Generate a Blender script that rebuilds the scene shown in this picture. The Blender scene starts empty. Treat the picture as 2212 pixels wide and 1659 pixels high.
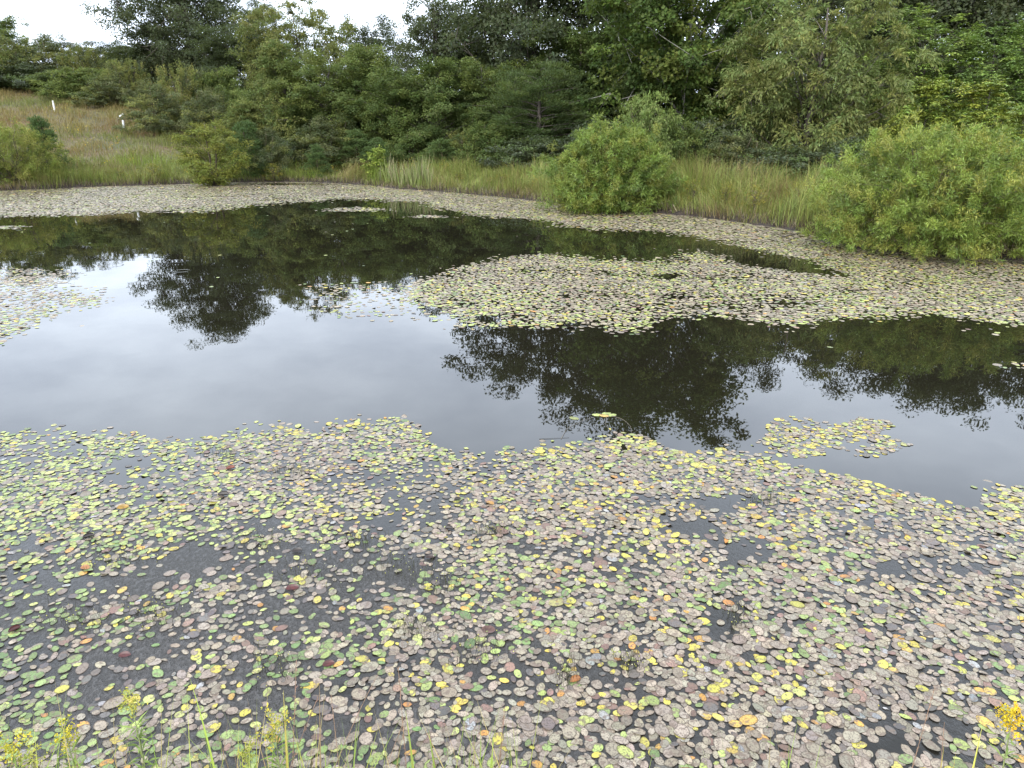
import bpy, math
import numpy as np

# ------------------------------------------------------------------ camera, sky, sun, exposure
scene = bpy.context.scene
COL = scene.collection
CAM_H, PITCH, F, PW, PH = 2.5, math.radians(19.2), 1580.0, 2212.0, 1659.0
cam = bpy.data.cameras.new("camera")
cam.sensor_width = 36.0
cam.lens = 36.0 * F / PW
cam.clip_start, cam.clip_end = 0.05, 3000.0
cam_ob = bpy.data.objects.new("camera", cam)
COL.objects.link(cam_ob)
cam_ob.location = (0, 0, CAM_H)
cam_ob.rotation_euler = (math.pi / 2 - PITCH, 0, 0)
scene.camera = cam_ob

SUN_EL, SUN_AZ = math.radians(43), math.radians(205)     # azimuth clockwise from +Y: high, behind the camera
world = bpy.data.worlds.new("World")
scene.world = world
world.use_nodes = True
nt = world.node_tree
nt.nodes.clear()
wout = nt.nodes.new("ShaderNodeOutputWorld")
wbg = nt.nodes.new("ShaderNodeBackground")
sky = nt.nodes.new("ShaderNodeTexSky")
sky.sky_type = 'NISHITA'
sky.sun_disc = False
sky.sun_elevation = SUN_EL
sky.sun_rotation = SUN_AZ
sky.dust_density = 4.0
hsv = nt.nodes.new("ShaderNodeHueSaturation")
hsv.inputs['Saturation'].default_value = 0.25
nt.links.new(sky.outputs[0], hsv.inputs['Color'])
tc = nt.nodes.new("ShaderNodeTexCoord")
sep = nt.nodes.new("ShaderNodeSeparateXYZ")
nt.links.new(tc.outputs['Generated'], sep.inputs[0])
zz = nt.nodes.new("ShaderNodeMath"); zz.operation = 'MAXIMUM'; zz.inputs[1].default_value = 0.06
nt.links.new(sep.outputs['Z'], zz.inputs[0])
za = nt.nodes.new("ShaderNodeMath"); za.operation = 'ADD'; za.inputs[1].default_value = 0.12
nt.links.new(zz.outputs[0], za.inputs[0])
cmb = nt.nodes.new("ShaderNodeCombineXYZ")
for i, ax in enumerate(('X', 'Y')):
    dv = nt.nodes.new("ShaderNodeMath"); dv.operation = 'DIVIDE'
    nt.links.new(sep.outputs[ax], dv.inputs[0]); nt.links.new(za.outputs[0], dv.inputs[1])
    nt.links.new(dv.outputs[0], cmb.inputs[i])
cn = nt.nodes.new("ShaderNodeTexNoise")
cn.inputs['Scale'].default_value = 1.35; cn.inputs['Detail'].default_value = 5.0; cn.inputs['Roughness'].default_value = 0.55
nt.links.new(cmb.outputs[0], cn.inputs['Vector'])
cr = nt.nodes.new("ShaderNodeValToRGB")                   # the overcast layer: grey-white, thicker and thinner
cr.color_ramp.elements[0].position = 0.30; cr.color_ramp.elements[0].color = (3.75, 4.35, 5.4, 1)
cr.color_ramp.elements[1].position = 0.72; cr.color_ramp.elements[1].color = (7.0, 7.8, 8.9, 1)
nt.links.new(cn.outputs['Fac'], cr.inputs[0])
mx = nt.nodes.new("ShaderNodeMixRGB"); mx.inputs[0].default_value = 0.8
nt.links.new(hsv.outputs[0], mx.inputs[1]); nt.links.new(cr.outputs[0], mx.inputs[2])
er = nt.nodes.new("ShaderNodeValToRGB")                   # sky brightness by height, shaped to lift water reflections and tree fronts
el_ = er.color_ramp.elements
el_.new(0.4); el_.new(0.5); el_.new(0.75)
for e_, (p_, v_) in zip(el_, ((0.0, 1.25), (0.22, 1.55), (0.45, 2.05), (0.66, 1.3), (1.0, 0.75))):
    e_.position = p_; e_.color = (v_, v_, v_, 1)
nt.links.new(sep.outputs['Z'], er.inputs[0])
mg = nt.nodes.new("ShaderNodeMixRGB"); mg.blend_type = 'MULTIPLY'; mg.inputs[0].default_value = 1.0
nt.links.new(mx.outputs[0], mg.inputs[1]); nt.links.new(er.outputs[0], mg.inputs[2])
nt.links.new(mg.outputs[0], wbg.inputs['Color'])
wbg.inputs['Strength'].default_value = 0.15
nt.links.new(wbg.outputs[0], wout.inputs[0])

sun = bpy.data.lights.new("sun", 'SUN')
sun.energy, sun.angle, sun.color = 1.5, math.radians(35), (1.0, 0.96, 0.9)
sun_ob = bpy.data.objects.new("sun", sun)
COL.objects.link(sun_ob)
sun_ob.rotation_euler = (math.pi / 2 - SUN_EL, 0, math.pi - SUN_AZ)

vs = scene.view_settings
vs.view_transform, vs.look, vs.gamma, vs.exposure = 'Standard', 'None', 1.0, 1.15
vs.use_curve_mapping = False
scene.cycles.max_bounces = 6
scene.cycles.transparent_max_bounces = 4
scene.cycles.caustics_reflective = False
scene.cycles.caustics_refractive = False

# ------------------------------------------------------------------ helpers
CP, SP = math.cos(PITCH), math.sin(PITCH)


def ray(px, py):
    u, v = (px - PW / 2) / F, -(py - PH / 2) / F
    return np.array([u, CP + v * SP, -SP + v * CP])


def on_plane(px, py, z=0.0):
    d = ray(px, py)
    return np.array([0, 0, CAM_H]) + d * ((z - CAM_H) / d[2])


def at_depth(px, py, y):
    d = ray(px, py)
    return np.array([0, 0, CAM_H]) + d * (y / d[1])


def to_px(x, y, z=0.0):
    dz = z - CAM_H
    dep = np.maximum(y * CP - dz * SP, 0.05)
    return PW / 2 + F * x / dep, PH / 2 - F * (y * SP + dz * CP) / dep


def hash2(ix, iy, seed):
    h = (ix.astype(np.int64) * 374761393 + iy.astype(np.int64) * 668265263 + seed * 974634777) & 0xFFFFFFFF
    h = ((h ^ (h >> 13)) * 1274126177) & 0xFFFFFFFF
    h = (h ^ (h >> 16)) & 0xFFFFFF
    return h / float(0xFFFFFF)


def noise2(x, y, seed=0):
    x, y = np.asarray(x, float), np.asarray(y, float)
    ix, iy = np.floor(x), np.floor(y)
    fx, fy = x - ix, y - iy
    fx, fy = fx * fx * (3 - 2 * fx), fy * fy * (3 - 2 * fy)
    a, b = hash2(ix, iy, seed), hash2(ix + 1, iy, seed)
    c, d = hash2(ix, iy + 1, seed), hash2(ix + 1, iy + 1, seed)
    return (a * (1 - fx) + b * fx) * (1 - fy) + (c * (1 - fx) + d * fx) * fy


def fbm(x, y, seed=0, n=3):
    s, a, t = 0, 0.5, 0
    for i in range(n):
        s = s + a * noise2(x * 2 ** i, y * 2 ** i, seed + i * 17)
        t += a
        a *= 0.5
    return s / t


def sstep(a, b, x):
    t = np.clip((np.asarray(x, float) - a) / (b - a), 0, 1)
    return t * t * (3 - 2 * t)


def in_poly(px, py, poly):
    poly = np.asarray(poly, float)
    inside = np.zeros(px.shape, bool)
    j = len(poly) - 1
    for i in range(len(poly)):
        xi, yi = poly[i]
        xj, yj = poly[j]
        if yi != yj:
            c = ((yi > py) != (yj > py)) & (px < (xj - xi) * (py - yi) / (yj - yi) + xi)
            inside ^= c
        j = i
    return inside


def norm(v):
    return v / np.maximum(np.linalg.norm(v, axis=-1, keepdims=True), 1e-9)


def link(name, me, mat=None, parent=None):
    o = bpy.data.objects.new(name, me)
    COL.objects.link(o)
    if mat is not None and me is not None and len(me.materials) == 0:
        me.materials.append(mat)
    if parent is not None:
        o.parent = parent
    return o


def build_mesh(name, V, loops, sizes, tint=None, smooth=False):
    """V (n,3); loops flat vertex indices; sizes the vertices per face; tint (n,3) a colour of the thing itself"""
    me = bpy.data.meshes.new(name)
    V = np.asarray(V, np.float32)
    loops = np.asarray(loops, np.int32).ravel()
    sizes = np.asarray(sizes, np.int32)
    me.vertices.add(len(V))
    me.vertices.foreach_set("co", V.ravel())
    me.loops.add(len(loops))
    me.loops.foreach_set("vertex_index", loops)
    me.polygons.add(len(sizes))
    me.polygons.foreach_set("loop_start", np.concatenate([[0], np.cumsum(sizes)[:-1]]).astype(np.int32))
    if tint is not None:
        at = me.attributes.new("tint", 'FLOAT_COLOR', 'POINT')
        c = np.ones((len(V), 4), np.float32)
        c[:, :3] = tint
        at.data.foreach_set("color", c.ravel())
    me.polygons.foreach_set("use_smooth", np.full(len(sizes), smooth, bool))
    me.update(calc_edges=True)
    me.validate()
    return me


def tag(o, label=None, cat=None, group=None, kind=None):
    if label: o["label"] = label
    if cat: o["category"] = cat
    if group: o["group"] = group
    if kind: o["kind"] = kind
    return o


def empty(name, loc, rz=0.0):
    o = bpy.data.objects.new(name, None)
    COL.objects.link(o)
    o.empty_display_size = 0.2
    o.location = loc
    o.rotation_euler = (0, 0, rz)
    return o


class Nodes:
    def __init__(self, name):
        self.m = bpy.data.materials.new(name)
        self.m.use_nodes = True
        self.t = self.m.node_tree
        self.t.nodes.clear()

    def n(self, kind, **kw):
        nd = self.t.nodes.new("ShaderNode" + kind)
        for k, v in kw.items():
            if k.startswith("_"):
                setattr(nd, k[1:], v)
            else:
                key = k.replace("__", " ")
                nd.inputs[key].default_value = v
        return nd

    def l(self, a, b):
        self.t.links.new(a, b)

    def math(self, op, a, b=None, clamp=False):
        nd = self.t.nodes.new("ShaderNodeMath")
        nd.operation = op
        nd.use_clamp = clamp
        for i, v in enumerate((a, b)):
            if v is None: continue
            if isinstance(v, (int, float)): nd.inputs[i].default_value = v
            else: self.l(v, nd.inputs[i])
        return nd.outputs[0]

    def mix(self, fac, a, b, blend='MIX'):
        nd = self.t.nodes.new("ShaderNodeMixRGB")
        nd.blend_type = blend
        for i, v in enumerate((fac, a, b)):
            if isinstance(v, (int, float)): nd.inputs[i].default_value = v
            elif isinstance(v, tuple): nd.inputs[i].default_value = (*v, 1)
            else: self.l(v, nd.inputs[i])
        return nd.outputs[0]

    def ramp(self, fac, stops):
        nd = self.t.nodes.new("ShaderNodeValToRGB")
        el = nd.color_ramp.elements
        while len(el) < len(stops): el.new(0.5)
        for e, (p, c) in zip(el, stops):
            e.position = p
            e.color = (*c, 1) if isinstance(c, tuple) else (c, c, c, 1)
        self.l(fac, nd.inputs[0])
        return nd.outputs[0]

    def out(self, shader):
        o = self.t.nodes.new("ShaderNodeOutputMaterial")
        self.l(shader, o.inputs['Surface'])
        return self.m


def leaf_material(name, rough=0.5, spec=0.35, trans=0.3):
    N = Nodes(name)
    at = N.n("Attribute", _attribute_name="tint")
    oi = N.n("ObjectInfo")
    val = N.math('ADD', N.math('MULTIPLY', oi.outputs['Random'], 0.3), 0.86)
    hs = N.n("HueSaturation")
    N.l(at.outputs['Color'], hs.inputs['Color'])
    N.l(val, hs.inputs['Value'])
    N.l(N.math('ADD', N.math('MULTIPLY', oi.outputs['Random'], -0.02), 0.51), hs.inputs['Hue'])
    p = N.n("BsdfPrincipled", Roughness=rough)
    p.inputs['Specular IOR Level'].default_value = spec
    N.l(hs.outputs[0], p.inputs['Base Color'])
    tr = N.n("BsdfTranslucent")
    N.l(N.mix(0.35, hs.outputs[0], (0.16, 0.2, 0.03)), tr.inputs['Color'])
    ms = N.n("MixShader")
    ms.inputs[0].default_value = trans
    N.l(p.outputs[0], ms.inputs[1]); N.l(tr.outputs[0], ms.inputs[2])
    return N.out(ms.outputs[0])


def bark_material(name, a, b):
    N = Nodes(name)
    g = N.n("NewGeometry")
    mp = N.n("Mapping"); mp.inputs['Scale'].default_value = (9, 9, 2)
    N.l(g.outputs['Position'], mp.inputs['Vector'])
    nz = N.n("TexNoise", Scale=1.0, Detail=5.0)
    N.l(mp.outputs[0], nz.inputs['Vector'])
    p = N.n("BsdfPrincipled", Roughness=0.9)
    N.l(N.ramp(nz.outputs['Fac'], [(0.35, a), (0.65, b)]), p.inputs['Base Color'])
    bp = N.n("Bump", Strength=0.6, Distance=0.03)
    N.l(nz.outputs['Fac'], bp.inputs['Height']); N.l(bp.outputs[0], p.inputs['Normal'])
    return N.out(p.outputs[0])


M_LEAF = leaf_material("leaf_matt", 0.6, 0.2, 0.40)
M_GLOSS = leaf_material("leaf_glossy", 0.42, 0.35, 0.25)
M_GRASS = leaf_material("grass_blade", 0.6, 0.25, 0.25)
M_BARK = bark_material("bark_grey_brown", (0.045, 0.036, 0.028), (0.12, 0.10, 0.08))
M_PALE = bark_material("bark_pale", (0.13, 0.12, 0.10), (0.33, 0.31, 0.27))
M_TWIG = bark_material("twig", (0.05, 0.04, 0.022), (0.11, 0.085, 0.05))


def tubes(paths, sides=5):
    """paths: list of (points (k,3), radii (k,)) -> V, loops, sizes"""
    Vs, Ls, Ss, off = [], [], [], 0
    ang = np.linspace(0, 2 * math.pi, sides, endpoint=False)
    for P, R in paths:
        P = np.asarray(P, float); R = np.asarray(R, float)
        T = norm(np.gradient(P, axis=0))
        ref = np.where(np.abs(T[:, 2:3]) > 0.9, np.array([[1.0, 0, 0]]), np.array([[0, 0, 1.0]]))
        A = norm(np.cross(T, ref)); B = np.cross(T, A)
        ring = P[:, None] + R[:, None, None] * (np.cos(ang)[None, :, None] * A[:, None] + np.sin(ang)[None, :, None] * B[:, None])
        k = len(P)
        Vs.append(ring.reshape(-1, 3))
        i = np.arange(k - 1)[:, None]; j = np.arange(sides)[None]
        j2 = (j + 1) % sides
        q = np.stack([i * sides + j, i * sides + j2, (i + 1) * sides + j2, (i + 1) * sides + j], -1).reshape(-1, 4)
        Ls.append((q + off).ravel()); Ss.append(np.full(len(q), 4))
        Ls.append(off + np.arange(sides)[::-1]); Ss.append([sides])
        Ls.append(off + (k - 1) * sides + np.arange(sides)); Ss.append([sides])
        off += k * sides
    return np.concatenate(Vs), np.concatenate(Ls), np.concatenate(Ss)


def leaf_quads(P, D, Nrm, L, W, tint, fold=0.12, droop=0.0):
    """one folded rhombic leaf per point"""
    D = norm(D)
    S = norm(np.cross(D, Nrm))
    Nn = np.cross(S, D)
    L = L[:, None]; W = W[:, None]
    mid = P + D * L * 0.45
    tip = P + D * L - np.array([0, 0, 1.0]) * L * droop
    V = np.stack([P, mid + S * W * 0.5 + Nn * W * fold, tip, mid - S * W * 0.5 + Nn * W * fold], 1).reshape(-1, 3)
    n = len(P)
    return V, np.arange(4 * n), np.full(n, 4), np.repeat(tint, 4, 0)


# ------------------------------------------------------------------ the shoreline and the lie of the land
SHORE_PX = [(-500, 432), (-200, 420), (0, 412), (110, 408), (200, 403), (330, 400), (430, 396), (600, 392), (700, 394), (800, 400), (860, 408),
            (920, 411), (1000, 418), (1080, 425), (1200, 438), (1300, 452), (1460, 462), (1600, 480), (1750, 501), (1800, 530),
            (2000, 553), (2212, 562), (2420, 580), (2700, 640), (3050, 760)]
_sh = np.array([on_plane(a, b)[:2] for a, b in SHORE_PX])
NEAR = np.array([(13.5, 8.0), (11.5, 4.6), (7.0, 2.6), (3.5, 1.9), (1.2, 1.75), (-0.6, 1.7), (-2.4, 1.75), (-4.5, 2.1), (-8, 3.5), (-13, 7.5), (-18, 14), (-24, 22)])
SHORE = np.concatenate([_sh, NEAR])


def smooth_closed(P, n=2):
    for _ in range(n):
        Q = np.roll(P, -1, 0)
        P = np.stack([0.75 * P + 0.25 * Q, 0.25 * P + 0.75 * Q], 1).reshape(-1, 2)
    return P


SHORE = smooth_closed(SHORE)


def shore_dist(x, y):
    """distance to the water's edge, positive on land"""
    x = np.asarray(x, float).ravel(); y = np.asarray(y, float).ravel()
    A = SHORE; B = np.roll(SHORE, -1, 0); AB = B - A
    den = (AB ** 2).sum(1)
    out = np.empty(len(x))
    for s in range(0, len(x), 20000):
        X = x[s:s + 20000, None]; Y = y[s:s + 20000, None]
        t = np.clip(((X - A[:, 0]) * AB[:, 0] + (Y - A[:, 1]) * AB[:, 1]) / den, 0, 1)
        d2 = (X - A[:, 0] - t * AB[:, 0]) ** 2 + (Y - A[:, 1] - t * AB[:, 1]) ** 2
        out[s:s + 20000] = np.sqrt(d2.min(1))
    ins = in_poly(x, y, SHORE)
    return np.where(ins, -out, out)


def land(x, y, d=None):
    x = np.asarray(x, float).ravel(); y = np.asarray(y, float).ravel()
    if d is None: d = shore_dist(x, y)
    near = sstep(10, 4, y) * sstep(20, 10, np.abs(x))
    edge = d + (fbm(x * 1.7, y * 1.7, 5) - 0.5) * 0.35 * (1 - near)
    far_h = 0.14 * sstep(-0.05, 0.22, edge) + 0.45 * sstep(0.2, 5.0, edge)
    near_h = 0.78 * sstep(-0.05, 1.3, d)
    h = far_h * (1 - near) + near_h * near
    h = h + 0.10 * (fbm(x * 0.35, y * 0.35, 9) - 0.5) * sstep(0.3, 3, d)
    hill = np.clip(y - 38.5, 0, None)
    hill = 0.167 * np.minimum(hill, 34) + 0.03 * np.clip(hill - 34, 0, 250)
    h = h + hill * sstep(-6, -32, x) + 0.02 * np.clip(y - 40, 0, 200) * sstep(-32, -6, x)
    bed = -0.7 * sstep(0, 2.2, -d)
    return np.where(d > -0.08, h, np.minimum(bed, h)) - 0.03 * (d < 0.0)


def axis(lo, hi, focus, fine, grow):
    pts = [focus]
    s = fine; v = focus
    while v < hi: v += s; s = min(s * grow, 25) if v > 8 else s; pts.append(v)
    s = fine; v = focus
    while v > lo: v -= s; s *= grow; pts.append(v)
    return np.array(sorted(pts))


gx = np.unique(np.concatenate([np.arange(-60, 45, 0.45), -60 - np.cumsum(0.5 * 1.25 ** np.arange(25)), 45 + np.cumsum(0.5 * 1.25 ** np.arange(25))]))
gy = np.unique(np.concatenate([np.arange(-3, 6, 0.25), np.arange(6, 60, 0.4), 60 + np.cumsum(0.5 * 1.22 ** np.arange(28)), -3 - np.cumsum(0.4 * 1.28 ** np.arange(25))]))
GX, GY = np.meshgrid(gx, gy)
gz = land(GX, GY)
nxg, nyg = len(gx), len(gy)
ii = (np.arange(nyg - 1)[:, None] * nxg + np.arange(nxg - 1)[None]).ravel()
quads = np.stack([ii, ii + 1, ii + nxg + 1, ii + nxg], 1)
g_me = build_mesh("ground", np.stack([GX.ravel(), GY.ravel(), gz], 1), quads, np.full(len(quads), 4), smooth=True)
N = Nodes("soil_and_turf")
geo = N.n("NewGeometry")
sepz = N.n("SeparateXYZ"); N.l(geo.outputs['Position'], sepz.inputs[0])
n1 = N.n("TexNoise", Scale=0.25, Detail=6.0); N.l(geo.outputs['Position'], n1.inputs['Vector'])
n2 = N.n("TexNoise", Scale=9.0, Detail=6.0); N.l(geo.outputs['Position'], n2.inputs['Vector'])
turf = N.ramp(n1.outputs['Fac'], [(0.32, (0.075, 0.075, 0.025)), (0.5, (0.12, 0.09, 0.04)), (0.68, (0.15, 0.085, 0.04))])
turf = N.mix(0.6, turf, N.ramp(n2.outputs['Fac'], [(0.3, (0.35, 0.35, 0.3)), (0.7, (1, 1, 1))]), 'MULTIPLY')
mud = N.ramp(n2.outputs['Fac'], [(0.35, (0.012, 0.008, 0.006)), (0.65, (0.04, 0.027, 0.019))])
wob = N.math('ADD', sepz.outputs['Z'], N.math('MULTIPLY', n2.outputs['Fac'], 0.12))
mfac = N.ramp(wob, [(0.17, 0.0), (0.27, 1.0)])
pb = N.n("BsdfPrincipled", Roughness=0.85)
N.l(N.mix(mfac, mud, turf), pb.inputs['Base Color'])
bp = N.n("Bump", Strength=0.8, Distance=0.06); N.l(n2.outputs['Fac'], bp.inputs['Height']); N.l(bp.outputs[0], pb.inputs['Normal'])
tag(link("ground", g_me, N.out(pb.outputs[0])), "sloping ground around the pond with a muddy brown edge", kind="structure")

# ------------------------------------------------------------------ the water
N = Nodes("pond_water")
geo = N.n("NewGeometry")
pos = geo.outputs['Position']
sp_ = N.n("SeparateXYZ"); N.l(pos, sp_.inputs[0])
film_n = N.n("TexNoise", Scale=0.75, Detail=4.0, Roughness=0.6); N.l(pos, film_n.inputs['Vector'])
fine_n = N.n("TexNoise", Scale=45.0, Detail=4.0, Roughness=0.65)
mpf = N.n("Mapping"); mpf.inputs['Scale'].default_value = (1.0, 0.6, 1.0); mpf.inputs['Rotation'].default_value = (0, 0, 0.5)
N.l(pos, mpf.inputs['Vector']); N.l(mpf.outputs[0], fine_n.inputs['Vector'])
near_m = N.ramp(N.math('MULTIPLY', sp_.outputs['Y'], 0.1), [(0.30, 1.0), (0.50, 0.0)])       # algae grows in the shallows by the near bank
side_m = N.ramp(N.math('ADD', N.math('MULTIPLY', sp_.outputs['X'], 0.1), 0.5), [(0.48, 1.0), (0.66, 0.25)])
film = N.math('MULTIPLY', N.math('MULTIPLY', near_m, side_m), N.ramp(film_n.outputs['Fac'], [(0.36, 0.0), (0.50, 1.0)]), True)
film = N.math('MULTIPLY', film, N.ramp(fine_n.outputs['Fac'], [(0.35, 0.45), (0.55, 1.0)]))
pw = N.n("BsdfPrincipled", IOR=1.333)
N.l(N.mix(film, (0.009, 0.008, 0.005), (0.060, 0.056, 0.052)), pw.inputs['Base Color'])
N.l(N.math('ADD', N.math('MULTIPLY', film, 0.30), 0.012), pw.inputs['Roughness'])
swell = N.n("TexNoise", Scale=1.3, Detail=2.0); N.l(pos, swell.inputs['Vector'])
vor = N.n("TexVoronoi", Scale=0.55, Randomness=1.0); N.l(pos, vor.inputs['Vector'])         # rings left by stray raindrops
dist = N.math('DIVIDE', vor.outputs['Distance'], 0.55)
vsep = N.n("SeparateColor"); N.l(vor.outputs['Color'], vsep.inputs[0])
rad = N.math('ADD', N.math('MULTIPLY', vsep.outputs['Green'], 0.22), 0.03)
ring = N.math('SUBTRACT', 1.0, N.math('MULTIPLY', N.math('ABSOLUTE', N.math('SUBTRACT', dist, rad)), 55.0), True)
ring = N.math('MULTIPLY', ring, N.math('GREATER_THAN', vsep.outputs['Red'], 0.55))
height = N.math('ADD', N.math('MULTIPLY', swell.outputs['Fac'], 0.0012), N.math('MULTIPLY', ring, 0.0012))
height = N.math('ADD', height, N.math('MULTIPLY', N.math('MULTIPLY', fine_n.outputs['Fac'], film), 0.012))
bw = N.n("Bump", Strength=1.0, Distance=1.0); N.l(height, bw.inputs['Height']); N.l(bw.outputs[0], pw.inputs['Normal'])
w_me = build_mesh("water", [(-70, -1, 0), (60, -1, 0), (60, 60, 0), (-70, 60, 0)], [0, 1, 2, 3], [4])
tag(link("water", w_me, N.out(pw.outputs[0])), "still dark pond water mirroring the trees and the grey sky", kind="structure")

# ------------------------------------------------------------------ plants: prototypes
rng = np.random.default_rng(11)


def crown_profile(kind, t):
    if kind == 'oval': return np.sqrt(np.clip(1 - (2 * t - 1) ** 2, 0, 1)) ** 0.8
    if kind == 'cone': return np.clip(1 - t, 0, 1) ** 0.75 * np.minimum(1, 0.55 + t * 4)
    if kind == 'dome': return np.sqrt(np.clip(1 - t ** 2.2, 0, 1)) * (0.82 + 0.18 * np.minimum(1, t * 4))
    if kind == 'broad': return np.clip(np.sin(math.pi * np.clip(t, 0, 1) ** 0.7), 0, 1) ** 0.6
    return np.ones_like(t)


def make_plant(seed, H, R, base=0.12, prof='oval', limbs=46, clumps=9, clump_r=0.55, per=110, L=0.16, W=0.085, mode='broad',
               pal=((0.05, 0.07, 0.02),), rise=0.45, inner=0.35, flat=0.6, trunk_r=0.16, stems=1, vary=0.28, lean=0.0):
    """-> (wood mesh arrays, leaf arrays). A skeleton of trunk and limbs carries clumps of leaves out to an uneven envelope."""
    r = np.random.default_rng(seed)
    paths, cen, outw = [], [], []
    roots = []
    for s in range(stems):
        a = r.uniform(0, 6.283); sx = 0 if stems == 1 else r.uniform(0.05, 0.35) * R
        k = 7
        u = np.linspace(0, 1, k)
        top = np.array([math.cos(a) * sx * 1.6 + r.normal(0, 0.05) * R, math.sin(a) * sx * 1.6 + r.normal(0, 0.05) * R, H * r.uniform(0.84, 0.95)])
        b0 = np.array([math.cos(a), math.sin(a), 0]) * sx * 0.35
        P = b0[None] * (1 - u)[:, None] + top[None] * u[:, None] + np.c_[r.normal(0, 0.03, k) * R, r.normal(0, 0.03, k) * R, np.zeros(k)] * (u * (1.2 - u))[:, None] * 2
        P[0, 2] = -0.15
        paths.append((P, trunk_r * (1 - 0.9 * u) * (1.0 if s == 0 else 0.75) + 0.008))
        roots.append(P)
    ga = r.uniform(0, 6.283)
    for i in range(limbs):
        P = roots[i % len(roots)]
        t = 0.95 * ((i + r.uniform(0, 1)) / limbs) ** 0.9
        az = ga + i * 2.39996 + r.normal(0, 0.35)
        lump = 1 + vary * (2 * noise2(np.array([az * 0.9 + 7.3 * seed]), np.array([t * 3.1]), seed)[0] - 1)
        rr = R * crown_profile(prof, np.array([t]))[0] * lump * r.uniform(0.72, 1.05)
        zt = H * (base + (1 - base) * t) * (1 + 0.06 * (lump - 1))
        end = np.array([math.cos(az) * rr, math.sin(az) * rr, zt])
        hs = np.clip((zt - rise * rr) / H, 0.04, 0.93) * (len(P) - 1)
        j = min(int(hs), len(P) - 2)
        st = P[j] + (P[j + 1] - P[j]) * (hs - j)
        u = np.linspace(0, 1, 5)
        mid = (st + end) / 2 + np.array([0, 0, 0.12 * rr]) + r.normal(0, 0.06, 3) * rr
        Q = ((1 - u) ** 2)[:, None] * st + (2 * u * (1 - u))[:, None] * mid + (u ** 2)[:, None] * end
        lr = max(trunk_r * 0.34 * (1 - 0.6 * t), 0.012)
        paths.append((Q, lr * (1 - 0.88 * u)))
        nc = max(2, int(clumps * (0.5 + 0.5 * rr / R)))
        uu = 1 - (1 - inner) * r.uniform(0, 1, nc) ** 1.6
        uu[0] = 1.0
        for w in uu:
            x = w * 4; q = min(int(x), 3)
            on = Q[q] + (Q[q + 1] - Q[q]) * (x - q)
            sp = 0.34 * R * (0.35 + 0.65 * w) * min(1.0, rr / R + 0.35)
            off = r.normal(0, 1, 3) * np.array([1, 1, 0.7]) * sp * 0.55
            c = on + off * (0.25 if w == 1.0 else 1)
            c[2] = max(c[2], 0.06 * H if base < 0.1 else base * H * 0.8)
            cen.append(c)
            outw.append(norm(np.array([c[0], c[1], (c[2] - H * (base + 0.3 * (1 - base))) * R / H * 1.6])))
            if r.uniform() < 0.5:
                paths.append((np.stack([on, (on + c) / 2 + r.normal(0, 0.03, 3), c]), np.array([lr * 0.35, lr * 0.2, lr * 0.07])))
    cen = np.array(cen); outw = np.array(outw)
    nC = len(cen)
    pal = np.asarray(pal, float)
    ctint = pal[r.integers(0, len(pal), nC)] * r.uniform(0.82, 1.2, (nC, 1))
    cid = np.repeat(np.arange(nC), r.integers(int(per * 0.6), int(per * 1.4) + 1, nC))
    n = len(cid)
    O = outw[cid]
    cr = clump_r * r.uniform(0.6, 1.3, nC)[cid]
    g = norm(r.normal(0, 1, (n, 3))) * (r.uniform(0, 1, (n, 1)) ** 0.45)
    up = np.array([0, 0, 1.0])
    rnd = r.normal(0, 1, (n, 3))
    LL = L * r.uniform(0.6, 1.3, n); WW = W * r.uniform(0.7, 1.25, n)
    if mode == 'willow':                                   # sprays of narrow leaves, tips arching over and hanging
        sid = r.integers(0, 7, n)
        sdir = norm(O[:, :] * 0.6 + norm(r.normal(0, 1, (nC, 7, 3)))[cid, sid] * 0.75 + up * 0.35)
        s = r.uniform(0, 1, n)[:, None]
        P = cen[cid] + sdir * cr[:, None] * s * 1.4 - up * (s ** 2) * cr[:, None] * flat * 0.9 + rnd * 0.03
        D = norm(sdir * (1 - s * 0.6) + rnd * 0.45 - up * (0.25 + 0.8 * s * flat))
        Nn = norm(up * 0.7 + O * 0.4 + r.normal(0, 0.5, (n, 3)))
    elif mode == 'shoot':                                  # upright shoots set with narrow leaves standing off the stem
        sid = r.integers(0, 6, n)
        sdir = norm(O * 0.75 + norm(r.normal(0, 1, (nC, 6, 3)))[cid, sid] * 0.55 + up * 0.55)
        s = r.uniform(0, 1, n)[:, None]
        P = cen[cid] + sdir * cr[:, None] * s * 1.5 + rnd * 0.012
        D = norm(sdir * 0.55 + norm(rnd) * 0.8 - up * 0.12)
        Nn = norm(up + r.normal(0, 0.5, (n, 3)))
    elif mode == 'pinnate':                                # fronds: leaflets in two ranks along an arching stalk
        fr = r.integers(0, 9, n)
        fdir = norm(O * 0.5 + norm(r.normal(0, 1, (nC, 9, 3)))[cid, fr] * np.array([1, 1, 0.45]) + up * 0.15)
        k = r.integers(0, 9, n)
        s = (k / 8.0)[:, None]
        side = np.where(r.uniform(0, 1, n) < 0.5, -1.0, 1.0)[:, None]
        S = norm(np.cross(fdir, up))
        P = cen[cid] + fdir * cr[:, None] * (0.25 + s * 1.1) - up * (s ** 2) * cr[:, None] * 0.42
        D = norm(S * side + fdir * 0.35 - up * (0.18 + 0.15 * s))
        Nn = norm(up + O * 0.2 + r.normal(0, 0.18, (n, 3)))
    elif mode == 'needle':
        P = cen[cid] + g * cr[:, None] * np.array([1, 1, flat])
        D = norm(O * 0.8 + norm(rnd) * 0.6 + up * 0.35)
        Nn = norm(rnd)
    else:
        P = cen[cid] + g * cr[:, None] * np.array([1, 1, flat])
        D = norm(norm(rnd) * np.array([1, 1, 0.5]) + O * 0.35 - up * 0.25)
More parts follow.
